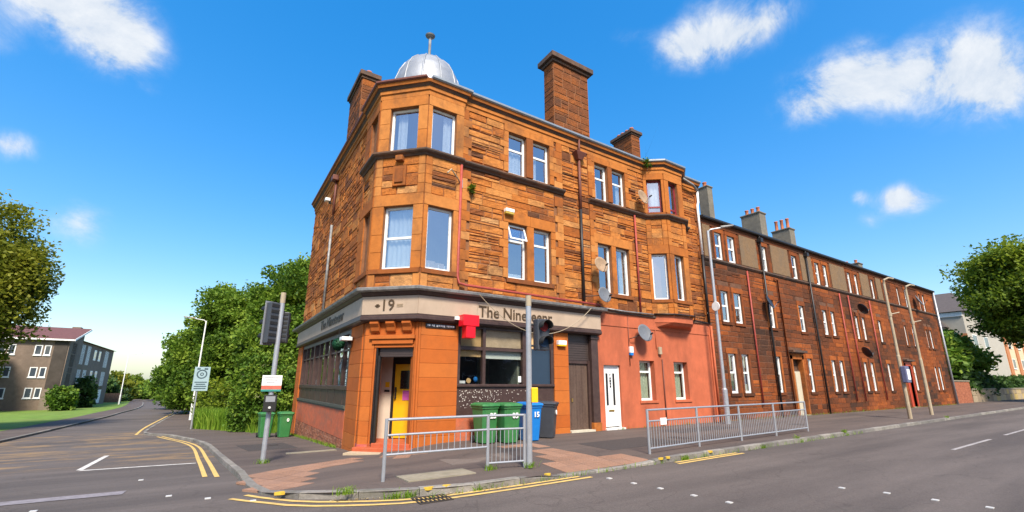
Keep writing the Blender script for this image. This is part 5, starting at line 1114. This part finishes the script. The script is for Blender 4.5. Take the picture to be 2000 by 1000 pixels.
o = obj('litter', mb, pmat('dry_litter', None, .9, var=0, ramp=[(0, (.12, .08, .04)), (.6, (.3, .22, .1)), (1, (.55, .48, .35))])); tag(o, 'dry leaves and grit lying in the gutter', 'litter', kind='stuff')
tree('wall_weed', (15.0, 12.0, 11.0), [(15.0, 12.0, 11.2, .18, .12, .2)], 10, 20, .06, .06, m_leafy, 'green weed growing from the roof gutter beside the oriel', 'plant', r=.01)
tree('wall_weed', (6.35, 12.2, 7.7), [(6.35, 12.18, 7.85, .1, .08, .18)], 8, 16, .06, .05, m_leafd, 'dark weed rooted in the wall right of the red pipe', 'plant', r=.01)
# left and right of the street
tree('birch_tree', (-12.9, 38), [(-12.4, 38, 7.9, 2.7, 2.6, 4.7), (-11.3, 38, 6.0, 1.7, 2.1, 3.4), (-11.0, 38.3, 8.4, 1.6, 1.8, 1.9), (-13.6, 38.5, 5.6, 2.8, 2.5, 4.8), (-11.7, 37.6, 3.4, 1.2, 1.3, 2.4), (-12.3, 37.4, 1.8, 1.1, 1.1, 2.0)], 380, 150, .14, .42, m_leafb, 'olive birch with drooping branches in front of the brown flats', r=.24, droop=.5)
tree('broad_tree', (67, 7.2, .0), [(66.5, 8.6, 11.2, 4.6, 4.4, 4.4), (68.5, 5, 10.6, 5, 5, 4.5), (65, 9.4, 9.6, 3.2, 2.8, 3.2), (67, 7.4, 7.4, 4.0, 3.8, 2.6)], 360, 240, .22, .65, m_leafd, 'large dark green tree at the right edge over the pavement', r=.4)
tree('small_tree', (63, 16), [(63, 16, 4.6, 4.4, 2.4, 2.3), (67, 16, 5.2, 3.6, 2.2, 2.0), (60.5, 15.5, 3.4, 2.6, 2.0, 1.9), (72, 15.5, 4.6, 3.4, 2, 1.6)], 330, 50, .34, .5, m_leafy, 'bright green garden tree past the end of the terrace', r=.16)
for i, (x0, x1, y, h) in enumerate(((61.5, 72, 14.2, 2.6), (73.5, 108, 14.6, 2.4))):
    tree('hedge', ((x0+x1)/2, y, 0), [(x, y, h*.5, 1.7, .8, h*.55) for x in np.arange(x0, x1, 2.2)], 200 if i == 0 else 380, 40, .3, .35, m_hedge, ['dark clipped hedge behind the brick garden wall', 'long dark hedge behind the low stone wall'][i], 'hedge', r=.06)
tree('round_bush', (-14.0, 72), [(-14.0, 72, -.3, 1.0, 1.0, 1.5)], 90, 40, .22, .3, m_leafy, 'yellow green round bush by the nearer brown flats', 'bush', r=.06)
tree('round_bush', (-14.0, 82), [(-14.0, 82, .0, .9, .9, 2.2)], 90, 40, .24, .32, m_hedge, 'taller dark green bush between the brown flats', 'bush', r=.06)
for i, (x, y, h, r, m, lb) in enumerate(((-18.5, 118, 3.4, 3.0, m_hedge, 'dark bushy tree beside the far lamp post'), (-16.5, 122, 4.2, 2.2, m_leafb, 'amber green tree right of the far lamp post'), (-19, 170, 4, 4, m_leafd, 'distant round tree where the side street bends'), (-14, 150, 2.2, 4, m_leafy, 'low pale green trees past the street bend'), (-7, 130, 2.5, 4.5, m_leaf, 'distant green tree on the right of the side street'), (-30, 230, 5, 8, m_leafd, 'farthest dark trees at the end of the street'))):
    tree('distant_tree', (x, y), [(x, y, h*.55-2, r, r, h*.75), (x+r*.6, y+2, h*.4-2, r*.7, r*.7, h*.5)], 110, 40, .5, .7, m, lb, r=.2)

# ------------------------------------------------------------------ street furniture
def cyl(name, p0, p1, r, mat, parent, n=12): return obj(name, MB().tube([p0, p1], r, n), mat, parent, smooth=False)
def barrier(label, posts, spans):
    """spans: per panel (low rail height, number of bars)"""
    T = thing('pedestrian_barrier', (*posts[0], hpz(*posts[0])), label, 'barrier', 'pedestrian barriers'); pz = [hpz(*p) for p in posts]
    for (x, y), z in zip(posts, pz): obj('post', MB().tube([(x, y, z-.05), (x, y, z+1.02)], .032, 10), m_galv, T)
    b0 = None
    for i, (lo, nb) in enumerate(spans):
        P = Vector((*posts[i], pz[i])); Q = Vector((*posts[i+1], pz[i+1]))
        for h, r in ((1.0, .024), (.74, .02), (lo, .02)): obj('rail', MB().tube([P+Vector((0, 0, h)), Q+Vector((0, 0, h))], r, 8), m_galv, T)
        for k in range(1, nb):
            p = P.lerp(Q, k/nb); key = round(lo, 3)
            if b0 is None or b0[0] != key: b0 = (key, obj('bar', MB().tube([p+Vector((0, 0, lo)), p+Vector((0, 0, .74))], .0085, 6, caps=False), m_galv, T))
            else: copy_of(b0[1], 'bar', p+Vector((0, 0, (lo+.74)/2)), T)
    return T
barrier('short grey barrier of two panels at the corner crossing', [(2.65, 8.07), (4.66, 8.0), (5.46, 7.9)], [(.42, 17), (.12, 9)])
T = barrier('long grey barrier of four panels in front of the salmon wall', [(8.92, 7.68), (11.1, 7.86), (13.3, 7.98), (15.45, 8.08), (17.9, 8.24)], [(.12, 20)]*4)
mb = MB(); mb.box(9.4, 9.62, 7.68, 7.7, .64, .8); obj('notice', mb, m_num, T)
def sig_head(parent, c, w, h, dep, yaw, lens=(), board=None):
    """signal head centred at c, facing yaw (clockwise from +Y)"""
    f = Vector((math.sin(yaw), math.cos(yaw), 0)); u = Vector((f.y, -f.x, 0))*-1; c = Vector(c)
    def P(a, d, z): return c+u*a+f*d+Vector((0, 0, z))
    def bx(a0, a1, d0, d1, z0, z1): t = MB().box(a0, a1, d0, d1, z0, z1); return MB().add([P(*v) for v in t.v], t.f)
    hd = obj('signal_head', bx(-w/2, w/2, -dep/2, dep/2, -h/2, h/2), m_char, parent, bevel=.02)
    mb = MB()
    for i in range(7): q = bx(-w/2+.02, w/2-.02, -dep/2-.012, -dep/2, -h/2+h*(i+.2)/7, -h/2+h*(i+.7)/7); mb.add(q.v, q.f)
    obj('back_rib', mb, m_rubber, hd)
    if board: obj('backing_board', bx(-w/2-board, w/2+board, dep/2-.03, dep/2-.01, -h/2-board, h/2+board), m_grey, hd)
    n = len(lens)
    for i, m in enumerate(lens):
        z = h/2-h*(i+.5)/n; r = min(w, h/n)*.36; k = 16
        obj('lens', MB().add([P(r*math.cos(2*math.pi*j/k), dep/2+.01, z+r*math.sin(2*math.pi*j/k)) for j in range(k)]+[P(0, dep/2+.03, z)], [(j, (j+1) % k, k) for j in range(k)]), m, hd, smooth=True)
        vs = []; a0 = math.pi*-.1; a1 = math.pi*1.1; kk = 12
        for rr2 in (r*1.12, r*1.2):
            for d in (dep/2, dep/2+.2):
                for j in range(kk+1): t = a0+(a1-a0)*j/kk; vs.append(P(rr2*math.cos(t), d-(.07 if d > dep/2 and j in (0, kk) else 0), z+rr2*math.sin(t)))
        m1 = kk+1; fs = []
        for j in range(kk): fs += [(j, j+1, m1+j+1, m1+j), (2*m1+j, 3*m1+j, 3*m1+j+1, 2*m1+j+1), (m1+j, m1+j+1, 3*m1+j+1, 3*m1+j)]
        obj('visor', MB().add(vs, fs), m_rubber, hd, smooth=True)
    return hd
m_lred = pmat('red_lens', (.22, .03, .03), .2, var=0, coat=.5); m_lblue = pmat('dim_green_lens', (.03, .07, .14), .2, var=0, coat=.5); m_lamb = pmat('amber_lens', (.25, .1, .01), .2, var=0)
# signal at the side street mouth, seen from behind
x, y = 1.24, 12.64; z = hpz(x, y)
T = thing('traffic_signal', (x, y, z), 'grey traffic signal post at the side street, its heads seen from behind', 'traffic signal')
cyl('pole', (x, y, z), (x, y, 3.6), .057, m_galv, T); cyl('pole_cap', (x, y, 3.6), (x, y, 3.87), .062, m_cream, T)
sig_head(T, (x-.2, y+.0, 3.08), .25, 1.02, .2, R(-32), (m_lred, m_lamb, m_lblue), .035); sig_head(T, (x+.1, y+.15, 3.0), .26, .78, .18, R(20), (m_lred, m_lblue))
obj('bracket', MB().tube([(x-.2, y-.02, 2.75), (x, y, 2.75), (x+.08, y+.1, 2.75)], .025, 6).tube([(x-.2, y-.07, 3.4), (x, y, 3.4), (x+.08, y+.1, 3.4)], .025, 6), m_rubber, T)
v = Vector((x, y, 0)).normalized(); FP = Frame((x, y), (v.y, -v.x)); FP.n = -v
mb = MB(); FP.box(mb, -.23, .2, .065, .075, 1.42, 1.8); sg = obj('sign_plate', mb, m_num, T); mb = MB(); FP.box(mb, -.23, .2, .075, .078, 1.47, 1.56); obj('red_band', mb, pmat('faded_red', (.5, .12, .08), .6), sg); mb = MB(); FP.box(mb, -.23, .2, .075, .078, 1.42, 1.465); obj('teal_band', mb, pmat('teal', (.03, .22, .18), .6), sg)
mb = MB()
for i in range(3): FP.box(mb, -.19+i*.03, .15-i*.05, .075, .078, 1.73-i*.05, 1.752-i*.05)
obj('lettering', mb, m_grey, sg, kind='stuff')
mb = MB(); FP.box(mb, -.14, .14, .06, .2, .95, 1.34); pb = obj('push_button_box', mb, m_rubber, T, bevel=.015); mb = MB(); FP.box(mb, -.1, .1, .2, .206, 1.18, 1.31); obj('display', mb, m_grey, pb); obj('button', MB().tube([FP.p(0, .2, 1.05), FP.p(0, .22, 1.05)], .03, 10), m_stud, pb)
# signal by the short barrier
x, y = 5.53, 7.83; z = hpz(x, y)
T = thing('traffic_signal', (x, y, z), 'grey pedestrian signal post with one two lens head and a yellow button box', 'traffic signal')
cyl('pole', (x, y, z), (x, y, 3.25), .06, m_galv, T); cyl('pole_cap', (x, y, 3.25), (x, y, 3.48), .064, m_cream, T)
v = Vector((x, y, 0)).normalized(); FP = Frame((x, y), (v.y, -v.x)); FP.n = -v
c = FP.p(.27, .0, 2.63); sig_head(T, c, .29, .66, .22, math.atan2(-v.x, -v.y)+R(-28), (m_lred, m_lblue)); obj('bracket', MB().tube([FP.p(0, 0, 2.85), FP.p(.2, 0, 2.85)], .025, 6).tube([FP.p(0, 0, 2.4), FP.p(.2, 0, 2.4)], .025, 6), m_rubber, T)
mb = MB(); FP.box(mb, .05, .185, -.1, .08, 1.24, 1.54); obj('push_button_box', mb, m_yelbox, T, bevel=.012)
def lamp(label, x, y, top, arm, r, mat, headmat, z=None):
    z = hz(x, y) if z is None else z; T = thing('street_lamp', (x, y, z), label, 'street lamp', 'street lamps'); a = Vector((*arm, 0))
    obj('pole', MB().tube([(x, y, z-.05), (x, y, z+1.4), (x, y, z+1.45), (x, y, top)], [r*1.5, r*1.5, r, r*.8], 12), mat, T, smooth=False)
    p = Vector((x, y, top)); obj('arm', MB().tube([p-Vector((0, 0, .1)), p+a*.1+Vector((0, 0, .05)), p+a*.55+Vector((0, 0, .12))], r*.55, 8), mat, T)
    n = a.normalized(); s = n.cross(Vector((0, 0, 1)))*.12; q0 = p+a*.5+Vector((0, 0, .1)); q1 = p+a+Vector((0, 0, .16))
    obj('lantern', MB().add([q0-s*.6, q0+s*.6, q1+s, q1-s, q0-s*.6+Vector((0, 0, .1)), q0+s*.6+Vector((0, 0, .1)), q1+s+Vector((0, 0, .06)), q1-s+Vector((0, 0, .06))], [(0, 1, 2, 3), (7, 6, 5, 4), (0, 4, 5, 1), (1, 5, 6, 2), (2, 6, 7, 3), (3, 7, 4, 0)]), headmat, T, bevel=.02); return T
T = lamp('tall grey street lamp between the salmon wall and the terrace', 18.27, 11.48, 8.5, (.85, -.75), .075, m_galv, m_gut)
mb = MB().lathe((0, 0, 0), [(.2, 0), (.21, .02), (.2, .04)], 18); o = MB(); o.add([(18.27-.13+v[2], 11.48-.02+v[0]*.9-.06, 4.95+v[1]*1.0) for v in mb.v], mb.f); obj('round_sign', o, m_num, T)
lamp('white street lamp in front of the trees on the side street', -1.04, 43.4, 6.45, (-1.5, -.3), .06, m_num, m_cream); lamp('thin pale street lamp on the far lawn of the side street', -12.0, 96, 6.1, (1.8, -.4), .07, m_num, m_num)
x, y = -.69, 33.3; z = hz(x, y); T = thing('road_sign', (x, y, z), 'pale blue road sign on a thin post beside the long grass', 'sign'); cyl('post', (x, y, z), (x, y, 2.55), .04, m_galv, T, 8)
v = Vector((x+.0, y, 0)).normalized(); FP = Frame((x, y), (v.y, -v.x)); FP.n = -v; mb = MB(); FP.box(mb, -.28, .5, .045, .06, 1.15, 2.55); pl = obj('plate', mb, pmat('pale_blue_plate', (.30, .42, .46), .5, var=.08), T)
ringm = pmat('dark_print', (.05, .09, .11), .6, var=0); m = MB(); k = 20
for r0, r1 in ((.2, .27), (.05, .1)):
    m.add([FP.p(.11+r*math.cos(2*math.pi*i/k), .064, 2.12+r*math.sin(2*math.pi*i/k)) for r in (r0, r1) for i in range(k)], [(i, k+i, k+(i+1) % k, (i+1) % k) for i in range(k)])
for i, (a0, a1) in enumerate(((-.2, .42), (-.12, .34), (-.2, .42), (-.2, .4))): FP.box(m, a0, a1, .06, .064, 1.62-i*.12, 1.68-i*.12)
FP.box(m, -.16, .0, .06, .064, 2.38, 2.48); FP.box(m, .2, .38, .06, .064, 2.38, 2.48); obj('symbol', m, ringm, pl)
def hookpole(x, y, top, label, box):
    T = thing('cream_pole', (x, y, 0), label, 'pole', 'cream poles along the kerb'); obj('pole', MB().tube([(x, y, -.05), (x, y, 3.0), (x, y, 3.05), (x, y, top-.3), (x-.05, y-.05, top-.1), (x+.12, y-.2, top), (x+.3, y-.35, top-.05)], [.085, .085, .07, .06, .055, .05, .04], 10), m_cream, T)
    obj('band', MB().tube([(x, y, 5.0), (x, y, 5.2)], .085, 10), m_cream, T)
    obj('bracket_arm', MB().tube([(x, y, 5.1), (x+.35, y-.3, 5.2)], .03, 6), m_cream, T)
    if box:
        mb = MB().box(x-.28, x+.22, y-.28, y-.05, 1.7, 2.5); b = obj('litter_bin', mb, pmat('blue_grey_box', (.12, .13, .22), .5), T, bevel=.04); mb = MB().box(x-.2, x+.16, y-.29, y-.28, 1.85, 2.35); obj('notice', mb, m_num, b)
hookpole(28.6, 8.45, 7.0, 'nearer cream pole with a blue box on it at the kerb', True); hookpole(33.4, 8.9, 7.3, 'farther cream pole with a hooked top at the kerb', False)

def bin_(label, x, y, mat, rz, num=None, h=1.06):
    z = hpz(x, y); T = thing('wheelie_bin', (x, y, z), label, 'wheelie bin', 'wheelie bins', rz); WL[T.name] = Vector((0, 0, 0))
    def loft(secs):
        mb = MB(); vs = []
        for (w, d0, d1, zz) in secs:
            c = .05
            vs += [(-w+c, d0, zz), (w-c, d0, zz), (w, d0+c, zz), (w, d1-c, zz), (w-c, d1, zz), (-w+c, d1, zz), (-w, d1-c, zz), (-w, d0+c, zz)]
        n = len(secs); f = [(i*8+j, i*8+(j+1) % 8, i*8+8+(j+1) % 8, i*8+8+j) for i in range(n-1) for j in range(8)]+[tuple(range(8))[::-1], tuple((n-1)*8+j for j in range(8))]
        return mb.add(vs, f)
    obj('body', loft([(.215, -.24, .2, .03), (.235, -.27, .25, .35), (.265, -.32, .33, h-.14), (.285, -.345, .35, h-.12), (.285, -.345, .35, h-.07)]), mat, T)
    lid = obj('lid', loft([(.3, -.37, .37, h-.065), (.305, -.375, .38, h-.045), (.295, -.36, .37, h-.01), (.22, -.25, .3, h+.025)]), mat, T)
    obj('handle', MB().tube([(-.24, .36, h-.1), (-.24, .42, h-.06), (.24, .42, h-.06), (.24, .36, h-.1)], .016, 6), mat, T)
    for s in (-1, 1): obj('wheel', MB().tube([(s*.2, .27, .1), (s*.26, .27, .1)], .1, 14), m_rubber, T)
    mb = MB()
    for a in (-.12, 0, .12): mb.box(a-.012, a+.012, -.33, -.29, .12, .5)
    F = Frame((0, -.318), (1, 0))
    if num:
        o = text(num, F, .06, .74, .004, .2, m_num, T, name='number', ext=.012)
    return T
bin_('green wheelie bin left of its pair behind the signal post, by the shrub', 2.25, 23.75, m_green, R(6), '8'); bin_('green wheelie bin right of its pair, against the side wall end', 2.95, 23.1, m_green, R(4), '0')
bin_('green wheelie bin at the left end of the row outside the pub', 6.6, 11.5, m_green, R(3), '25'); bin_('second green wheelie bin from the left outside the pub', 7.2, 11.25, m_green, R(-2), '05')
bin_('bright blue wheelie bin numbered 15 outside the pub', 7.98, 11.3, m_blue, R(-4), '15'); bin_('charcoal wheelie bin beside the brown door', 8.85, 11.62, m_char, R(40), '0')

# ------------------------------------------------------------------ right end: walls and houses
T = thing('brick_wall', (57, 12.9, 0), 'red brick garden wall at the end of the terrace', 'wall'); mb = MB(); mb.box(54.6, 59.8, 12.75, 13.0, -.2, 1.9); obj('wall_core', mb, m_rowmortar, T); m = MB(); F = Frame((0, 12.75), (1, 0))
for r in range(24):
    a = 54.6+(r % 2)*.11
    while a < 59.75: F.box(m, a, min(a+.21, 59.8), -.02, .012, r*.078, r*.078+.068, random.random()); a += .22
obj('bricks', m, pmat('garden_brick', None, .9, var=.2, ramp=[(0, (.26, .08, .04)), (1, (.40, .14, .07))]), T, kind='stuff'); mb = MB(); mb.box(54.55, 59.85, 12.68, 13.07, 1.9, 2.0); obj('coping', mb, m_manh, T)
T = thing('stone_wall', (80, 13, 0), 'low pale stone wall in front of the long hedge', 'wall'); x = 61
while x < 112:
    l = random.uniform(.7, 1.5); mb = MB(); mb.box(x, x+l-.02, 12.95, 13.25, -.2, .6+random.uniform(-.02, .02), random.random()).box(x, x+l-.02, 12.97, 13.23, .62, 1.15, random.random()); obj('stone', mb, pmat('wall_stone', None, .9, var=.25, ramp=[(0, (.2, .15, .1)), (.6, (.33, .26, .17)), (1, (.42, .3, .1))]), T); x += l
mb = MB(); mb.box(61, 112, 12.9, 13.3, 1.15, 1.25); obj('coping', mb, m_manh, T)
def gable_house(name, label, x0, x1, y0, y1, zb, ze, zr, wallm, roofm, axis, over=.35, cat='house'):
    T = thing(name, ((x0+x1)/2, (y0+y1)/2, zb), label, cat); obj('walls', MB().box(x0, x1, y0, y1, zb, ze), wallm, T); o = over
    if axis == 'x':
        ym = (y0+y1)/2; r = MB().add([(x0-o, y0-o, ze-.05), (x1+o, y0-o, ze-.05), (x1+o, ym, zr), (x0-o, ym, zr), (x1+o, y1+o, ze-.05), (x0-o, y1+o, ze-.05)], [(0, 1, 2, 3), (3, 2, 4, 5), (1, 4, 2), (0, 3, 5), (0, 5, 4, 1)])
    elif axis == 'y':
        xm = (x0+x1)/2; r = MB().add([(x0-o, y0-o, ze-.05), (x0-o, y1+o, ze-.05), (xm, y1+o, zr), (xm, y0-o, zr), (x1+o, y1+o, ze-.05), (x1+o, y0-o, ze-.05)], [(1, 0, 3, 2), (3, 5, 4, 2), (0, 5, 3), (1, 2, 4), (0, 1, 4, 5)])
    else:
        xm = (x0+x1)/2; ym = (y0+y1)/2; k = min(x1-x0, y1-y0)*.3; r = MB().add([(x0-o, y0-o, ze), (x1+o, y0-o, ze), (x1+o, y1+o, ze), (x0-o, y1+o, ze), (xm-k*.2, ym-k, zr), (xm+k*.2, ym-k, zr), (xm+k*.2, ym+k, zr), (xm-k*.2, ym+k, zr)], [(0, 1, 5, 4), (1, 2, 6, 5), (2, 3, 7, 6), (3, 0, 4, 7), (4, 5, 6, 7), (3, 2, 1, 0)])
    rf = obj('roof', r, roofm, T); return T, rf
def flatwin(T, F, a0, a1, z0, z1, fm=None, gm=None, fw_=.09):
    mb = MB(); F.box(mb, a0, a0+fw_, -.02, .05, z0, z1); F.box(mb, a1-fw_, a1, -.02, .05, z0, z1); F.box(mb, a0+fw_, a1-fw_, -.02, .05, z0, z0+fw_); F.box(mb, a0+fw_, a1-fw_, -.02, .05, z1-fw_, z1); F.box(mb, a0-.05, a1+.05, -.02, .1, z0-.1, z0)
    w = obj('window', mb, fm or m_white, T); p = MB(); F.box(p, a0+fw_, a1-fw_, -.02, .015, z0+fw_, z1-fw_); obj('pane', p, gm or m_pane, w); return w
m_pane = pmat('far_glass', (.05, .065, .085), .08, spec=.8, var=.2, vscale=.6)
m_rough = pmat('white_roughcast', (.38, .36, .31), .95, var=.08, vscale=3); m_tile = pmat('brown_tiles', (.085, .07, .065), .85, var=.2, vscale=3); m_obr = pmat('orange_brick', (.42, .17, .07), .9, var=.15, vscale=5); m_crm = pmat('cream_render', (.60, .46, .30), .9, var=.1, vscale=2)
T, rf = gable_house('white_house', 'white rendered house with brown hipped roof past the terrace', 75, 92, 15.2, 26, -.2, 10.3, 13.8, m_rough, m_tile, 'hip')
F = Frame((75, 0), (0, -1)); mb = MB(); F.box(mb, -26, -15.2, .0, .12, 9.7, 10.2); obj('fascia', mb, m_num, T)
r = MB().add([(73.6, 26, 8.4), (73.6, 16.6, 8.4), (75, 17.6, 9.9), (75, 26, 9.9), (75, 16.6, 8.4)], [(0, 3, 2, 1), (1, 2, 4)]); obj('porch_roof', r, m_tile, T); mb = MB(); mb.box(73.9, 75, 16.9, 26, -.2, 8.4); obj('porch', mb, pmat('grey_roughcast', (.42, .41, .36), .95), T)
F2 = Frame((73.9, 0), (0, -1)); flatwin(T, F2, -18.6, -17.9, 6.6, 7.6)
for a in (-16.4, -15.7): mb = MB(); F.box(mb, a, a+.55, .0, .1, -.2, 7.6); obj('brick_panel', mb, m_obr, T)
for z in (.8, 3.6, 6.2): flatwin(T, Frame((0, 15.2), (1, 0)), 77, 79, z, z+1.4); flatwin(T, Frame((0, 15.2), (1, 0)), 82, 84, z, z+1.4)
T, rf = gable_house('cream_flats', 'cream and orange flats glimpsed under the right hand tree', 98, 150, 16.5, 30, -.2, 11.0, 14, m_crm, m_tile, 'x', cat='building'); F = Frame((0, 16.5), (1, 0))
for x in (100, 106, 112, 120, 130):
    mb = MB(); F.box(mb, x, x+1.8, .0, .12, -.2, 10.9); obj('brick_panel', mb, m_obr, T)
    for z in (1.0, 4.0, 7.2): flatwin(T, F, x+2.6, x+4.4, z, z+1.5)
F = Frame((98, 0), (0, -1))
for z in (1.0, 4.0, 7.2): flatwin(T, F, -21, -19, z, z+1.5); flatwin(T, F, -25.5, -23.5, z, z+1.5)
# ------------------------------------------------------------------ left side: flats
m_fl = pmat('brown_roughcast', (.20, .15, .115), .95, var=.22, vscale=2.5, bump=.5, bscale=30, dirt=((.10, .078, .062), .5, .35, .5)); m_rt = pmat('red_tiles', (.13, .055, .05), .85, var=.2, vscale=3); m_yl = pmat('ochre_render', (.48, .34, .14), .9, var=.1)
T = thing('brown_flats', (-21, 78, -1.5), 'nearer brown roughcast flats with a red mono pitch roof', 'building'); F = Frame((0, 75), (1, 0)); FE = Frame((-15.05, 0), (0, -1))
obj('walls', MB().add([(x, y, z) for x in (-27, -15.05) for y, z in ((75, -3), (81.4, -3), (81.4, 8.35), (75, 6.7))], [(0, 1, 2, 3), (7, 6, 5, 4), (0, 3, 7, 4), (1, 5, 6, 2), (3, 2, 6, 7), (0, 4, 5, 1)]), m_fl, T)
obj('roof', MB().add([(x, y, z+h) for h in (0, .16) for x, y, z in ((-27.3, 74.5, 6.58), (-14.6, 74.5, 6.58), (-14.6, 81.9, 8.5), (-27.3, 81.9, 8.5))], [(3, 2, 1, 0), (4, 5, 6, 7), (0, 1, 5, 4), (1, 2, 6, 5), (2, 3, 7, 6), (3, 0, 4, 7)]), m_rt, T)
obj('verge_board', MB().add([(-14.58, y, z+h) for h in (-.12, .1) for y, z in ((74.5, 6.6), (81.9, 8.52))]+[(-14.52, y, z+h) for h in (-.12, .1) for y, z in ((74.5, 6.6), (81.9, 8.52))], [(0, 1, 3, 2), (4, 6, 7, 5), (0, 4, 5, 1), (2, 3, 7, 6), (0, 2, 6, 4), (1, 5, 7, 3)]), m_num, T)
mb = MB(); F.box(mb, -27.2, -14.6, .5, .56, 6.5, 6.68); obj('eaves_board', mb, m_num, T)
for a0, a1 in ((-20.9, -20.3), (-20.1, -19.5), (-17.95, -17.3), (-17.12, -16.55)):
    for z0, z1 in ((-.15, 1.0), (2.2, 3.35), (4.75, 5.9)): flatwin(T, F, a0, a1, z0, z1)
mb = MB(); F.box(mb, -16.35, -15.15, .0, .08, .9, 6.6); obj('dark_panel', mb, pmat('dark_roughcast', (.06, .05, .042), .95, var=.35, vscale=1.2), T)
mb = MB(); F.box(mb, -16.45, -15.1, .0, .3, -3, .85); obj('bin_store', mb, pmat('pale_roughcast', (.2, .16, .125), .95), T)
for z0, z1, m in ((-.9, .9, m_black), (1.2, 2.7, m_num), (2.75, 3.4, m_pane), (3.5, 5.0, m_num), (5.1, 6.4, m_pane)): mb = MB(); FE.box(mb, -78.6, -76.6, .0, .07, z0, z1); obj('infill_panel', mb, m, T)
T, rf = gable_house('brown_flats', 'farther brown roughcast flats with tall white window strips', -25, -15.2, 81.5, 105, -3, 7.0, 8.7, m_fl, m_rt, 'y', cat='building'); F = Frame((-15.2, 0), (0, -1)); obj('chimney', MB().box(-17.4, -16.5, 86, 87.2, 7.2, 9.2), m_fl, rf)
for y0, y1 in ((82.2, 84.1), (85.5, 87.5), (98.0, 101.0)):
    for z0, z1, m in ((-1.6, .5, m_num), (1.1, 3.3, m_num), (4.0, 6.6, m_num), (.5, 1.1, m_black), (3.3, 4.0, m_black)): mb = MB(); F.box(mb, -y1, -y0, .0, .08, z0, z1); obj('window_strip', mb, m, T)
    for z0, z1 in ((-.6, .3), (2.1, 3.2), (5.2, 6.5)): mb = MB(); F.box(mb, -y1+.25, -y0-.25, .08, .1, z0, z1); obj('pane', mb, m_pane, T)
for y in (90.0, 93.3):
    for z0, z1 in ((-.8, .6), (1.9, 3.3), (4.9, 6.3)): flatwin(T, F, -y-1.5, -y, z0, z1, fw_=.2)
F = Frame((0, 86), (1, 0)); T, rf = gable_house('ochre_house', 'ochre rendered building behind the birch at the left edge', -40, -20.3, 64, 73, -3, 6.0, 8, m_yl, m_rt, 'x', cat='building'); F = Frame((0, 64), (1, 0))
for z in (-.2, 2.4): flatwin(T, F, -22.9, -21.3, z, z+1.4)
T = thing('railing', (-17, 61, -1.4), 'white railing at the left edge in front of the ochre building', 'railing')
for i in range(12): x = -19.5+i*.3; cyl('bar', (x, 60, -1.6), (x, 60, .2), .03, m_num, T, 6)
cyl('rail', (-19.6, 60, .2), (-16.1, 60, .2), .04, m_num, T, 6); cyl('rail', (-19.6, 60, -.9), (-16.1, 60, -.9), .03, m_num, T, 6)
T = thing('garden_fence', (-17, 112, -2), 'low brown fence beyond the flats on the side street', 'fence')
for i in range(22): x = -21+i*.33; mb = MB(); mb.box(x, x+.31, 112, 112.06, -2.3, -.3); obj('board', mb, m_browndoor, T)
T, rf = gable_house('orange_house', 'small orange gabled house beyond the flats', -33, -25, 140, 150, -3, 3.4, 7.2, m_obr, m_tile, 'y'); F = Frame((0, 140), (1, 0)); flatwin(T, F, -28.5, -26.5, -.4, 1.6)
T, rf = gable_house('grey_house', 'pale gabled house in the distance above the orange one', -42, -28, 175, 190, -3, 7, 11.5, m_rough, m_tile, 'x'); obj('chimney', MB().box(-38, -36, 181, 183, 9, 14), m_obr, rf); F = Frame((0, 175), (1, 0)); flatwin(T, F, -33, -31, 3, 5)
def car(label, x, y, mat, rz, van=False):
    z = hz(x, y)+ROAD; T = thing('parked_car', (x, y, z), label, 'van' if van else 'car', 'cars parked along the side street', rz); WL[T.name] = Vector((0, 0, 0)); h = 2.1 if van else 1.45
    pr = [(-2.1, .25), (-2.1, .75), (-1.95, .85), (-1.6, h-.1), (-1.3, h), (.6 if not van else 1.0, h), (1.3 if not van else 1.5, .95), (2.05, .8), (2.15, .25)]
    obj('body', MB().add([(s*.86*(1 if zz < 1 else .85), yy, zz) for s in (-1, 1) for yy, zz in pr], [tuple(range(9)), tuple(range(17, 8, -1))]+[(i, 9+i, 9+(i+1) % 9, (i+1) % 9) for i in range(9)]), mat, T, bevel=.05)
    g = MB(); g.box(-.78, .78, -1.35, .6, h-.5, h-.12); g.xf(lambda a, b, c: (a*1.02, b, c)); obj('side_glass', g, m_pane, T)
    w = h; obj('rear_glass', MB().add([(-.62, -1.93, .95), (.62, -1.93, .95), (.6, -1.66, w-.2), (-.6, -1.66, w-.2)], [(0, 1, 2, 3)]), m_pane, T)
    for sx in (-.8, .8):
        for sy in (-1.3, 1.35): obj('wheel', MB().tube([(sx-.1, sy, .32), (sx+.1, sy, .32)], .32, 12), m_rubber, T)
pa = lambda n, c: pmat(n, c, .3, coat=.5, var=0)
car('white and blue van at the far end of the side street', -20.5, 205, pa('van_white', (.6, .65, .75)), R(12), True); car('dark blue car in front of the far van', -17.6, 190, pa('car_blue', (.06, .08, .2)), R(10)); car('silver car on the left at the street bend', -24.5, 185, pa('car_silver', (.5, .5, .52)), R(60)); car('pale teal car beside the orange house', -22.5, 125, pa('car_teal', (.25, .5, .5)), R(80))

# the other side of the main street, added to darken reflections, seen only in the windows
T, rf = gable_house('reflection_terrace', 'unseen brown roughcast terrace added behind the viewer for the window reflections', -45, 28, -24, -15, -.2, 6.2, 9, m_fl, m_tile, 'x', cat='building'); F = Frame((28, -15), (-1, 0))
for i in range(16):
    for z in (.9, 3.7): flatwin(T, F, 2+i*4.3, 3.3+i*4.3, z, z+1.5)
tree('hedge', (10, -12.4, -.1), [(x, -12.4, .7, 2.0, .8, .9) for x in np.arange(-40, 26, 2.8)], 320, 40, .2, .3, m_hedge, 'unseen clipped hedge added behind the viewer for the window reflections', 'hedge', r=.05)
